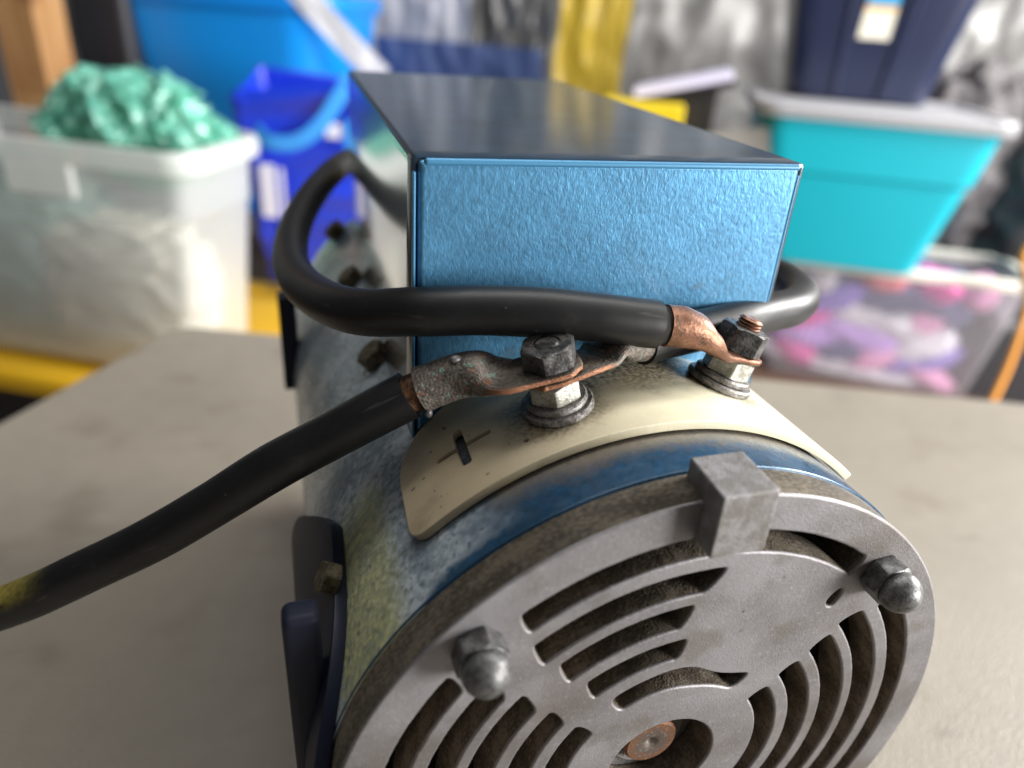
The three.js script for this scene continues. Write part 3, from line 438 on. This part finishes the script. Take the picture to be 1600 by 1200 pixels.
// right edge: black bags and an orange cord
{
  const black = std({ color: lin(0.018, 0.017, 0.019), roughness: 0.6 });
  const a = tag(mesh('black_bag', heap(0.5, 0.75, 0.4, 4, 0.15, 2.2, 2, 70), black), 'black fabric bag at the right edge beside the teal tote', 'bag'); a.position.set(1.80, -0.22, -1.22);
  const b = tag(mesh('grey_bag', heap(0.42, 0.55, 0.3, 6, 0.16, 2.4, 2, 70), std({ color: lin(0.10, 0.09, 0.095), roughness: 0.7 })), 'charcoal grey bag behind the right side of the teal tote', 'bag'); b.position.set(1.56, -0.17, -1.36);
  const c = tag(mesh('black_case', rbox(0.5, 0.24, 0.3, 0.03), std({ color: lin(0.03, 0.029, 0.034), roughness: 0.55 })), 'low black case beside the clothes bin', 'case'); c.position.set(1.74, -0.52, -1.06); c.rotation.y = BT;
  const curve = new THREE.CatmullRomCurve3([V3(1.395, -0.20, -0.93), V3(1.40, -0.25, -0.92), V3(1.385, -0.285, -0.915), V3(1.36, -0.27, -0.92), V3(1.352, -0.225, -0.93), V3(1.365, -0.285, -0.92), V3(1.40, -0.30, -0.90), V3(1.41, -0.24, -0.9), V3(1.38, -0.18, -0.94), V3(1.345, -0.21, -0.94), V3(1.35, -0.29, -0.90), V3(1.30, -0.40, -0.85), V3(1.22, -0.52, -0.80)]);
  tag(mesh('orange_cord', new THREE.TubeGeometry(curve, 160, 0.0075, 10), plastic(0.62, 0.24, 0.015, 0.5)), 'orange extension cord coiled at the right edge of the clutter', 'cord');
  const sh = thing('low_shelf', 'dark brown shelf boards carrying the clothes bin and bags', 'shelf', [1.45, -0.70, -1.12], BT); mesh('board', rbox(1.5, 0.03, 0.6, 0.004, 0, 0.083, 0), plastic(0.11, 0.06, 0.04, 0.8), sh);
  for (const x of [-0.7, 0, 0.7]) mesh('leg', rbox(0.04, 0.24, 0.5, 0.004, x, -0.052, 0), plastic(0.11, 0.06, 0.04, 0.8), sh);
}

// ---------------------------------------------------------------- the motor
const motor = thing('electric_motor', 'blue electric motor with slotted cast metal end cover and terminal studs', 'electric motor');
// ---- end cover with vent slots
const PV = (r, deg) => new THREE.Vector2(r * Math.sin(deg * D2R), r * Math.cos(deg * D2R));
function chaikin(pts, k = 2) { for (let i = 0; i < k; i++) { const o = []; for (let j = 0; j < pts.length; j++) { const a = pts[j], b = pts[(j + 1) % pts.length]; o.push(a.clone().lerp(b, 0.25), a.clone().lerp(b, 0.75)); } pts = o; } return pts; }
function arcSlot(r0, r1, aL0, aL1, aR0, aR1) { // r1 outer radius; 0 = at outer radius, 1 = at inner
  const P = [], n = Math.max(6, Math.ceil(Math.abs(aR0 - aL0) * D2R * r1 / 0.0022));
  for (let k = 0; k <= n; k++) P.push(PV(r1, aL0 + (aR0 - aL0) * k / n));
  for (let k = 0; k <= n; k++) P.push(PV(r0, aR1 + (aL1 - aR1) * k / n));
  return new THREE.Path(chaikin(P).map((q) => q.clone().multiplyScalar(1 + 0.0028 * fbm(q.x * 420, q.y * 420, r0 * 900, 3))));
}
const RS = [[0.0653, 0.0708], [0.0550, 0.0613], [0.0455, 0.0518], [0.0360, 0.0417], [0.0264, 0.0320]];
const holes = [];
holes.push(arcSlot(...RS[0], -35.3, -36.3, 36.8, 37.2), arcSlot(...RS[1], -37.7, -39.3, 4.8, 0.9), arcSlot(...RS[2], -36.9, -38.6, -0.9, -4.1), arcSlot(...RS[3], -35.2, -37.3, -1.0, -3.4));
{ const o = [[0.0316, -33.2], [0.0320, -26], [0.0321, -18], [0.0325, -8], [0.0324, 0], [0.0317, 6.5], [0.0303, 13], [0.0296, 20], [0.0300, 27], [0.0310, 33], [0.0318, 37]], i = [[0.0261, 35.8], [0.0259, 28], [0.0258, 18], [0.0258, 8], [0.0262, 0], [0.0265, -8], [0.0266, -18], [0.0265, -26], [0.0263, -32.6]]; holes.push(new THREE.Path(chaikin([...o, ...i].map((q) => PV(...q))))); }
holes.push(new THREE.Path(chaikin([PV(0.0616, 38.0), PV(0.0612, 39.8), PV(0.0570, 41.2), PV(0.0560, 39.6), PV(0.0572, 37.8)], 2)));
const rightL = [[54, 52.3], [50.1, 48.6], [50.1, 50.7], [51.4, 51.4], [53.4, 53]], leftR = [[-50.5, -52.2], [-47.2, -50.5], [-47.6, -50.5], [-48.6, -51], [-50, -50.5]];
RS.forEach((r, k) => { holes.push(arcSlot(...r, ...rightL[k], 128, 129)); holes.push(arcSlot(...r, -128, -129, ...leftR[k])); holes.push(arcSlot(...r, 142, 143, 218, 217)); });
const hub = new THREE.Path(); hub.absarc(0, 0, 0.0142, 0, Math.PI * 2, true); holes.push(hub);
{
  const s = new THREE.Shape(); s.absarc(0, 0, 0.08, 0, Math.PI * 2, false); s.holes = holes;
  let g = new THREE.ExtrudeGeometry(s, { depth: 0.0086, bevelEnabled: true, bevelThickness: 0.0006, bevelSize: 0.0006, bevelOffset: -0.0006, bevelSegments: 3, curveSegments: 160 });
  g.translate(0, 0, -0.0092); g.clearGroups(); g = flatCaps(crease(boxUV(g), 0.8));
  const p = g.attributes.position, F = [], S = [], O = [];
  for (let i = 0; i < p.count; i += 3) { let zm = 1, rm = 1; for (let k = 0; k < 3; k++) { zm = Math.min(zm, p.getZ(i + k)); rm = Math.min(rm, Math.hypot(p.getX(i + k), p.getY(i + k))); } const to = zm > -0.0012 ? F : rm > 0.0775 ? O : S; to.push(i, i + 1, i + 2); }
  const pick = (ix) => { const q = new THREE.BufferGeometry(); for (const n of ['position', 'normal', 'uv']) { const a = g.attributes[n], d = new Float32Array(ix.length * a.itemSize); ix.forEach((v, j) => { for (let c = 0; c < a.itemSize; c++) d[j * a.itemSize + c] = a.array[v * a.itemSize + c]; }); q.setAttribute(n, new THREE.BufferAttribute(d, a.itemSize)); } return q; };
  const cover = part('end_cover', motor);
  mesh('cover_face', pick(F), castM, cover);
  mesh('slot_walls', pick(S), dirtM, cover);
  const og = pick(O), op = og.attributes.position, ou = og.attributes.uv; for (let i = 0; i < op.count; i++) ou.setXY(i, Math.atan2(op.getX(i), op.getY(i)) / (2 * Math.PI), op.getZ(i) / 0.03);
  mesh('cover_rim', og, rimM, cover).userData.label = 'brown grimy rim of the end cover, painted lighter on its lit right';
  // key block on the rim
  let kb = rbox(0.0125, 0.0147, 0.0146, 0.00055, 0.00075, 0.07785, -0.0012);
  const kp = kb.attributes.position; for (let i = 0; i < kp.count; i++) { const x = kp.getX(i), y = kp.getY(i), z = kp.getZ(i); kp.setXYZ(i, x + 0.0012 * (0.006 - z) / 0.0146 - 0.0002 * fbm(x * 200, y * 200, z * 200), y - (z < 0 ? 0.0005 : 0) + 0.0003 * fbm(x * 300, y * 300, z * 300 + 4), z + 0.0002 * fbm(x * 250, y * 250, 3)); }
  kb.computeVertexNormals();
  mesh('key_block', boxUV(kb), blockM, cover);
}
// ---- inside: dark chamber, bearing, shaft
{
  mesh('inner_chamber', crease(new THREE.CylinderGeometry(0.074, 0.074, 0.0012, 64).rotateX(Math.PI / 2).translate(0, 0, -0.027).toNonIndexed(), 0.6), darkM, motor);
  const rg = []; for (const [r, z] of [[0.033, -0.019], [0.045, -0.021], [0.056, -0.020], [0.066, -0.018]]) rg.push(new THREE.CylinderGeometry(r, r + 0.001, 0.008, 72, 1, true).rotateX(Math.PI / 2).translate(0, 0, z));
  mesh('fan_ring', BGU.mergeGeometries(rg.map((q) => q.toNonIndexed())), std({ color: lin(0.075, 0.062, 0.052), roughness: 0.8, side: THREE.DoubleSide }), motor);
  mesh('bearing', lathe([[0.0078, 0], [0.0078, 0.0006], [0.0096, 0.0012], [0.0105, 0.0006], [0.0105, -0.001], [0.0145, -0.001], [0.0145, -0.004]].map(([r, y]) => [r, y - 0.0088]), 64).rotateX(Math.PI / 2), washerM, motor);
  const sh = mesh('shaft', lathe([[0, -0.0012], [0.0008, -0.001], [0.0018, 0.0], [0.0026, 0.0002], [0.0066, 0.0001], [0.0072, -0.0006], [0.0072, -0.012]].map(([r, y]) => [r, y - 0.0052]), 48).rotateX(Math.PI / 2), rustM, motor);
  const p = sh.geometry.attributes.position, uv = sh.geometry.attributes.uv; for (let i = 0; i < p.count; i++) uv.setXY(i, 0.5 + p.getX(i) / 0.0146, 0.5 + p.getY(i) / 0.0146);
}
// ---- housing
{
  const prof = [[0.0740, -0.026], [0.0778, -0.012], [0.0783, -0.0099], [0.0788, -0.0094], [0.0800, -0.0092], [0.0805, -0.0096], [0.0806, -0.0104], [0.0805, -0.022], [0.0803, -0.036], [0.0798, -0.07], [0.0790, -0.12], [0.0785, -0.16], [0.0785, -0.262], [0.0778, -0.2655], [0.06, -0.27], [0, -0.27]];
  const N = 220, pos = [], uv = [], idx = [];
  const P = []; prof.forEach((q, i) => { if (i && Math.abs(q[1] - prof[i - 1][1]) > 0.02) { const b = prof[i - 1]; for (let k = 1; k < 4; k++) P.push([b[0] + (q[0] - b[0]) * k / 4, b[1] + (q[1] - b[1]) * k / 4]); } P.push(q); });
  for (const [r, z] of P) for (let i = 0; i <= N; i++) { const a = (i / N - 0.5) * 2 * Math.PI; pos.push(r * Math.sin(a), r * Math.cos(a), z); uv.push(i / N, 1 + z / HL); }
  for (let k = 0; k < P.length - 1; k++) for (let i = 0; i < N; i++) { const a = k * (N + 1) + i, b = a + 1, c = a + N + 1, d = c + 1; idx.push(a, b, c, b, d, c); }
  let g = new THREE.BufferGeometry(); g.setAttribute('position', new THREE.Float32BufferAttribute(pos, 3)); g.setAttribute('uv', new THREE.Float32BufferAttribute(uv, 2)); g.setIndex(idx); g = crease(g.toNonIndexed(), 0.6);
  mesh('housing', g, houseM, motor).userData.label = 'blue painted round housing with chalky corroded left side';
  mesh('edge_bead', new THREE.TorusGeometry(0.0803, 0.0003, 8, 200).translate(0, 0, -0.0097), houseEdgeM, motor);
}
// ---- terminal plate
{
  const R = 0.0811, z = (v) => -v, a2s = (a) => a * D2R * R;
  const s = roundPoly([[a2s(-44.2), 0.0236, 0.005], [a2s(43), 0.0236, 0.0015], [a2s(43), 0.0630, 0.002], [a2s(-27), 0.0630, 0.008], [a2s(-42.8), 0.0545, 0.012]], 8);
  const slot = (pts, r) => { const q = roundPoly(pts.map((p) => [...p, r]), 4); return new THREE.Path(q.getPoints().reverse()); };
  const cx = a2s(-31.3), cz = 0.0413;
  s.holes.push(new THREE.Path(roundPoly([[cx - 0.0014, cz - 0.0068, 0.001], [cx + 0.0010, cz - 0.0070, 0.001], [cx + 0.0012, cz - 0.0009, 0], [cx + 0.0076, cz - 0.0009, 0.0008], [cx + 0.0076, cz + 0.0006, 0.0008], [cx + 0.0013, cz + 0.0006, 0], [cx + 0.0015, cz + 0.0068, 0.001], [cx - 0.0009, cz + 0.0070, 0.001], [cx - 0.0012, cz + 0.0008, 0], [cx - 0.0066, cz + 0.0009, 0.0008], [cx - 0.0066, cz - 0.0006, 0.0008], [cx - 0.0013, cz - 0.0008, 0]], 4).getPoints().reverse()));
  const c = new THREE.Path(); c.absarc(a2s(-21.8), 0.0318, 0.0006, 0, 2 * Math.PI, true); s.holes.push(c);
  const tp = part('terminal_plate', motor);
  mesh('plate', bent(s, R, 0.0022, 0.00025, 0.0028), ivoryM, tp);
  // shallow engraved bar of the plus mark: floor strips with the groove shade put into their dark colour
  const grooveM = std({ color: lin(0.085, 0.062, 0.036), roughness: 0.7 });
  for (const [x0, x1] of [[-0.0068, -0.0014], [0.0014, 0.0078]]) mesh('plus_mark', bent(roundPoly([[cx + x0, cz - 0.001, 0], [cx + x1, cz - 0.001, 0], [cx + x1, cz + 0.001, 0], [cx + x0, cz + 0.001, 0]], 3), R + 0.0001, 0.0004, 0, 0.002), grooveM, tp);
}
// ---- terminal studs
function radial(g, deg, h, z, spin = 0) { return g.rotateY(spin).rotateZ(-deg * D2R).translate(...pol(0.0822 + h + 0.0011, deg, z).toArray()); }
const washer = (r, t, b = 0.0036) => lathe([[b, 0], [r - 0.0003, 0], [r, 0.0003], [r, t - 0.0004], [r - 0.0004, t], [b, t], [b, 0]], 56);
function stud(deg, z, topNut, topH, tip, spinA, spinB, lowMat, tipM, label) {
  const t = part('terminal_stud', motor); t.userData.label = label;
  mesh('washer', boxUV(radial(washer(0.0086, 0.0018), deg, 0, z)), washerM, t);
  mesh('washer', boxUV(radial(washer(0.0073, 0.0016), deg, 0.0018, z)), washerM, t);
  mesh('nut', boxUV(radial(hexNut(0.0112, 0.0050, 0.003), deg, 0.0034, z, spinA)), lowMat, t);
  mesh('nut', boxUV(radial(hexNut(0.0114, topH, 0.0031), deg, topNut, z, spinB)), blackSteelM, t);
  const pr = [[0.0026, 0]]; for (let y = 0.0002; y < tip - 0.0006; y += 0.00085) pr.push([0.0031, y + 0.0002], [0.0031, y + 0.0004], [0.00265, y + 0.0007]); pr.push([0.0028, tip - 0.0004], [0.0024, tip], [0, tip]);
  mesh('threaded_stud', boxUV(radial(lathe(pr, 32), deg, 0, z)), tipM, t);
}
stud(-14.5, -0.0395, 0.0120, 0.0052, 0.0174, 0.25, 0.05, zincM, blackSteelM, 'stud beside the plus mark with two stacked lugs');
stud(18.6, -0.0465, 0.0102, 0.0062, 0.0190, 0.15, 0.62, zincM, copperM, 'stud farther from the plus mark, its copper tip showing');
// ---- acorn nuts
function acorn(x, y, z0, spin) {
  const dome = []; for (let k = 0; k <= 12; k++) { const a = k / 12 * Math.PI / 2; dome.push([0.0049 * Math.cos(a), 0.0062 + 0.0048 * Math.sin(a)]); }
  const hx = hexNut(0.0098, 0.0050, 0.0001), dm = boxUV(lathe([[0.0040, 0.0045], [0.0047, 0.0054], ...dome.map(([r, yy]) => [Math.max(r, 0.00001), yy])], 40));
  for (const g of [hx, dm]) { g.rotateY(spin).rotateX(Math.PI / 2).translate(x, y, z0); }
  mesh('acorn_nut', BGU.mergeGeometries([hx, dm].map((g) => { const q = g.index ? g.toNonIndexed() : g; for (const k of Object.keys(q.attributes)) if (!['position', 'normal', 'uv'].includes(k)) q.deleteAttribute(k); return q; })), acornM, motor);
}
acorn(-0.0492, 0.0520, 0, 0.32); acorn(0.0480, 0.0510, 0, 0.1);
// ---- mounting brackets on the left
function flangeBolt(parent, deg, R, z, af, h, spin, m) { const g = hexNut(af, h, 0.00005).toNonIndexed ? hexNut(af, h, 0.00005) : null; g.rotateY(spin).rotateZ(-deg * D2R).translate(...pol(R, deg, z).toArray()); mesh('bolt', g, m, parent); const w = boxUV(washer(af * 0.62, 0.0008, 0.0001)); w.rotateZ(-deg * D2R).translate(...pol(R - 0.0002, deg, z).toArray()); }
{
  const R = 0.0806, s = (a) => a * D2R * R, b = part('mounting_bracket', motor);
  const sh = roundPoly([[s(-60.0), 0.0565, 0.002], [s(-63.5), 0.066, 0.006], [s(-80), 0.098, 0.02], [s(-120), 0.098, 0.01], [s(-120), -0.004, 0.003], [s(-84), -0.001, 0.02], [s(-69), 0.0105, 0.012], [s(-62), 0.0285, 0.012]].map((q) => q).reverse(), 8);
  mesh('strap', bent(sh, R, 0.0033, 0.0005, 0.003), navyM, b);
  mesh('foot', crease(rbox(0.0078, 0.060, 0.0070, 0.0020, -0.0817, 0.0195, -0.0205).toNonIndexed(), 0.8), navyM, b);
  flangeBolt(b, -61.3, R + 0.0030, -0.0375, 0.0070, 0.0040, 0.2, brassM);
  const c = part('mounting_bracket', motor);
  mesh('foot', crease(rbox(0.0075, 0.045, 0.008, 0.001, -0.0790, 0.0235, -0.212).toNonIndexed(), 0.8), navyM, c);
  for (const [z, sp] of [[-0.1141, 0.1], [-0.1873, 0.4], [-0.2554, 0.2]]) flangeBolt(motor, -41.5, 0.0787, z, 0.0088, 0.0055, sp, brassM);
}
// ---- control box on top
{
  const bx = part('control_box', motor, [0, 0, -0.062], -0.0305);
  const x0 = -0.0510, x1 = 0.0483, yt = 0.1324, L = 0.1935, t = 0.0012, yb = 0.0595, r = 0.0016;
  const o = roundPoly([[x0, yb, 0], [x0 + t, yb, 0], [x0 + t, yt - t, 0.0008], [x1 - t, yt - t, 0.0008], [x1 - t, yb, 0], [x1, yb, 0], [x1, yt, r], [x0, yt, r], ...[0.003, 0.006, 0.009, 0.013, 0.018, 0.024, 0.032, 0.045, 0.06].map((q) => [x0, yt - q, 0])], 6);
  let g = new THREE.ExtrudeGeometry(o, { steps: 28, depth: L - 0.0006, bevelEnabled: true, bevelThickness: 0.0003, bevelSize: 0.0003, bevelOffset: -0.0003, bevelSegments: 2, curveSegments: 8 });
  g.translate(0, 0, -L + 0.0003); g.clearGroups();
  { const p = g.attributes.position; for (let i = 0; i < p.count; i++) { const x = p.getX(i), y = p.getY(i), z = p.getZ(i); if (x < x0 + 0.0008) { const q = (z + L / 2) / (L / 2); p.setX(i, x - 0.0016 * (1 - q * q) * sst(0, 0.03, yt - y)); } } }   // the thin side sheet bellies out a little
  g = crease(boxUV(g), 0.7);
  const take = (test) => { const p = g.attributes.position, ix = []; for (let i = 0; i < p.count; i += 3) if (test(i, p)) ix.push(i, i + 1, i + 2); const q = new THREE.BufferGeometry(); for (const n of ['position', 'normal', 'uv']) { const a = g.attributes[n], d = new Float32Array(ix.length * a.itemSize); ix.forEach((v, j) => { for (let c = 0; c < a.itemSize; c++) d[j * a.itemSize + c] = a.array[v * a.itemSize + c]; }); q.setAttribute(n, new THREE.BufferAttribute(d, a.itemSize)); } return q; };
  const isTop = (i, p) => [0, 1, 2].every((k) => p.getY(i + k) > yt - 0.0004 && p.getZ(i + k) < -0.0001 + 0.001);
  mesh('box_sides', take((i, p) => !isTop(i, p)), coverM, bx).userData.label = 'glossy mirror-like blue sides of the box, shade painted into their dark colour';
  mesh('box_top', take(isTop), topM, bx).userData.label = 'satin blue top of the box, shade painted into its dark colour';
  // front panel with arched foot that sits on the housing
  const arc = []; for (let k = 0; k <= 24; k++) { const x = x1 - 0.0018 - (x1 - x0 - 0.0031) * k / 24; arc.push([x, Math.sqrt(0.0803 ** 2 - x * x) + 0.0002, 0]); }
  const ps = roundPoly([[x0 + 0.0013, yt - 0.0006, 0.0012], ...arc.slice().reverse(), [x1 - 0.0018, yt - 0.0006, 0.0012]].reverse(), 5);
  let pg = new THREE.ExtrudeGeometry(ps, { depth: 0.0004, bevelEnabled: true, bevelThickness: 0.0014, bevelSize: 0.0014, bevelOffset: -0.0014, bevelSegments: 5 });
  pg.translate(0, 0, -0.0004); pg.clearGroups();
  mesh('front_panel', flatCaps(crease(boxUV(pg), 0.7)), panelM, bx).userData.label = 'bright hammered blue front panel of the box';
  mesh('top_bead', new THREE.CapsuleGeometry(0.0009, x1 - x0 - 0.006, 4, 12).rotateZ(Math.PI / 2).translate((x0 + x1) / 2 + 0.0004, yt - 0.0010, 0.0007), edgeM, bx);
  mesh('seam_edge', rbox(0.0007, yt - yb - 0.004, 0.002, 0.0003, x0 + 0.0004, (yt + yb) / 2 - 0.001, 0.0003), edgeM, bx);
  mesh('seam_edge', rbox(0.0007, yt - yb - 0.004, 0.002, 0.0003, x1 - 0.0015, (yt + yb) / 2 - 0.001, -0.0002), edgeM, bx);
  mesh('back_panel', new THREE.BoxGeometry(x1 - x0 - 0.003, 0.07, 0.002).translate((x0 + x1) / 2, 0.0955, -L + 0.002), coverM, bx);
}
// ---------------------------------------------------------------- cables and lugs
function cable(pts, r, seg = 160) {
  const c = new THREE.CatmullRomCurve3(pts.map((p) => V3(...p)), false, 'centripetal'); const S = [];
  for (let k = 0; k <= seg; k++) { const t = k / seg, p = c.getPoint(t), q = 1 + 0.02 * n3(t * 14, r * 900, 2); S.push({ p, up: V3(0.1, 1, 0.2), w: r * q, h: r * q * (1 + 0.02 * n3(t * 9, 4, 1)), e: 2 }); }
  const g = loft(S, 36); const uv = g.attributes.uv; const len = c.getLength(); for (let i = 0; i < uv.count; i++) uv.setXY(i, uv.getX(i) / len, uv.getY(i) / 0.03); return g;
}
const upA = pol(1, -14.5), upB = pol(1, 18.6), RC = 0.00575;
{
  const t = thing('battery_cable', 'black cable with corroded copper lug running off to the left', 'cable');
  const pts = [[-0.0536, 0.0807, -0.0511], [-0.0624, 0.0755, -0.0524], [-0.0713, 0.0698, -0.0542], [-0.085, 0.061, -0.057], [-0.1009, 0.049, -0.0607], [-0.1158, 0.0381, -0.0646], [-0.1349, 0.0257, -0.0703], [-0.1495, 0.0163, -0.0749], [-0.1705, 0.0043, -0.0827], [-0.20, -0.0128, -0.096], [-0.26, -0.045, -0.13], [-0.34, -0.085, -0.2], [-0.42, -0.099, -0.28]];
  mesh('insulation', cable(pts, RC, 200), cableM([[0.235, 0.36, 0.16, 0.36]]), t);
  const c1 = pol(0.0822 + 0.0011 + 0.0111, -14.5, -0.0395), tan = V3(-Math.cos(14.5 * D2R), -Math.sin(14.5 * D2R), -0.12);
  const S = [{ p: c1.clone().addScaledVector(tan, -0.0068), up: upA, w: 0.0022, h: 0.0007, e: 2.5 }, { p: c1.clone().addScaledVector(tan, -0.0062), up: upA, w: 0.0042, h: 0.0009, e: 3 }, { p: c1.clone().addScaledVector(tan, -0.003), up: upA, w: 0.0064, h: 0.0009, e: 4 }, { p: c1.clone(), up: upA, w: 0.0066, h: 0.0009, e: 4 }, { p: c1.clone().addScaledVector(tan, 0.006), up: upA, w: 0.0066, h: 0.00095, e: 4 },
    { p: c1.clone().addScaledVector(tan, 0.0098), up: upA, w: 0.0065, h: 0.0013, e: 3.4 }, { p: V3(-0.0358, 0.0876, -0.0438), up: upA, w: 0.0063, h: 0.0032, e: 2.4 }, { p: V3(-0.0390, 0.0876, -0.0460), up: upA, w: 0.0058, h: 0.0050, e: 2.1 }, { p: V3(-0.0430, 0.0860, -0.0483), up: upA, w: 0.0053, h: 0.0053, e: 2 }, { p: V3(-0.0480, 0.0836, -0.0497), up: upA, w: 0.0052, h: 0.0053, e: 2 }, { p: V3(-0.0508, 0.0822, -0.0505), up: upA, w: 0.0055, h: 0.0056, e: 2 }];
  mesh('lug', loft(resample(S, 80), 48, 0.0002), grimeM, t).userData.label = 'crusted copper lug with green corrosion';
  mesh('solder_blob', BGU.mergeGeometries([new THREE.SphereGeometry(0.0012, 16, 12).scale(1.2, 0.8, 1).translate(-0.0440, 0.0914, -0.0465), new THREE.SphereGeometry(0.0009, 16, 12).scale(1, 1.3, 1).translate(-0.0500, 0.0782, -0.0460)]), std({ color: lin(0.22, 0.21, 0.21), roughness: 0.5, metalness: 0.6 }), t);
  mesh('wire_strands', loft([V3(-0.0490, 0.0832, -0.0500), V3(-0.0545, 0.0802, -0.0512), V3(-0.0575, 0.0784, -0.0517)].map((p) => ({ p, up: upA, w: 0.0045, h: 0.0045, e: 2 })), 28, 0.0008), strandM, t);
}
{
  const t = thing('battery_cable', 'black cable looping left round the box to the bare copper lug', 'cable');
  const pts = [[0.0034, 0.0985, -0.0430], [-0.0030, 0.0993, -0.0436], [-0.0116, 0.1003, -0.045], [-0.0231, 0.1008, -0.0481], [-0.0371, 0.1003, -0.0526], [-0.0508, 0.0983, -0.0586], [-0.0625, 0.0940, -0.0708], [-0.0725, 0.0880, -0.1014], [-0.0767, 0.0850, -0.1364], [-0.0733, 0.0845, -0.1824], [-0.0610, 0.0868, -0.2358], [-0.0430, 0.088, -0.285], [-0.0132, 0.0829, -0.335]];
  mesh('insulation', cable(pts, RC, 200), cableM([[0.27, 0.34, 0.62, 0.80]]), t);
  const c2 = pol(0.0822 + 0.0011 + 0.0093, 18.6, -0.0465), tan = V3(-Math.cos(18.6 * D2R), Math.sin(18.6 * D2R), 0.16);
  const S = [{ p: c2.clone().addScaledVector(tan, -0.0068), up: upB, w: 0.0022, h: 0.0007, e: 2.5 }, { p: c2.clone().addScaledVector(tan, -0.0060), up: upB, w: 0.0045, h: 0.0009, e: 3 }, { p: c2.clone().addScaledVector(tan, -0.003), up: upB, w: 0.0062, h: 0.0009, e: 4 }, { p: c2.clone(), up: upB, w: 0.0063, h: 0.0009, e: 4 }, { p: c2.clone().addScaledVector(tan, 0.0052), up: upB, w: 0.0063, h: 0.0010, e: 4 },
    { p: V3(0.0206, 0.0906, -0.0438), up: upB, w: 0.0060, h: 0.0013, e: 3.4 }, { p: V3(0.0168, 0.0945, -0.0425), up: V3(0.45, 0.9, 0), w: 0.0058, h: 0.0030, e: 2.6 }, { p: V3(0.0130, 0.0968, -0.0421), up: V3(0.2, 1, 0), w: 0.0052, h: 0.0045, e: 2.1 }, { p: V3(0.0095, 0.0978, -0.0422), up: V3(0.1, 1, 0), w: 0.0050, h: 0.0050, e: 2 }, { p: V3(0.0056, 0.0982, -0.0427), up: V3(0.1, 1, 0), w: 0.0050, h: 0.0050, e: 2 }];
  mesh('lug', loft(resample(S, 70), 44, 0.0002), copperM, t).userData.label = 'bare brown copper lug';
  mesh('wire_strands', loft([V3(0.0024, 0.0984, -0.0429), V3(0.0066, 0.0981, -0.0427)].map((p) => ({ p, up: V3(0, 1, 0), w: 0.0046, h: 0.0046, e: 2 })), 28, 0.0003), darkM, t);
}
{
  const t = thing('battery_cable', 'black cable bending round the right edge of the blue box', 'cable');
  const pts = [[0.0045, 0.0903, -0.0504], [0.0110, 0.0902, -0.0525], [0.0259, 0.0903, -0.0560], [0.0377, 0.0906, -0.0592], [0.0506, 0.0903, -0.0638], [0.0637, 0.0892, -0.0695], [0.0775, 0.0872, -0.0835], [0.0830, 0.0865, -0.1006], [0.0790, 0.085, -0.125], [0.068, 0.083, -0.150], [0.060, 0.081, -0.185], [0.056, 0.080, -0.23], [0.05, 0.079, -0.28]];
  mesh('insulation', cable(pts, 0.0056, 160), cableM([]), t);
  const c1 = pol(0.0822 + 0.0011 + 0.0093, -14.5, -0.0395), tan = V3(Math.cos(14.5 * D2R), Math.sin(14.5 * D2R), -0.1);
  const S = [{ p: c1.clone().addScaledVector(tan, -0.0066), up: upA, w: 0.0025, h: 0.0007, e: 2.5 }, { p: c1.clone().addScaledVector(tan, -0.004), up: upA, w: 0.0056, h: 0.0009, e: 4 }, { p: c1.clone(), up: upA, w: 0.0064, h: 0.0009, e: 4 }, { p: c1.clone().addScaledVector(tan, 0.007), up: upA, w: 0.0064, h: 0.0009, e: 4 }, { p: V3(-0.0108, 0.0912, -0.0425), up: V3(-0.35, 1, 0), w: 0.0064, h: 0.0009, e: 4 }, { p: V3(-0.0085, 0.0927, -0.0438), up: V3(-0.3, 1, 0), w: 0.0063, h: 0.0012, e: 3.6 }, { p: V3(-0.0040, 0.0928, -0.0462), up: V3(0, 1, 0), w: 0.0058, h: 0.0032, e: 2.4 }, { p: V3(0.0005, 0.0914, -0.0487), up: V3(0, 1, 0), w: 0.0050, h: 0.0048, e: 2 }, { p: V3(0.0060, 0.0904, -0.0508), up: V3(0, 1, 0), w: 0.0050, h: 0.0050, e: 2 }];
  mesh('lug', loft(resample(S, 70), 44, 0.0002), grimeM, t).userData.label = 'lower copper lug under the crusted lug';
}
renderer.render(scene, camera);
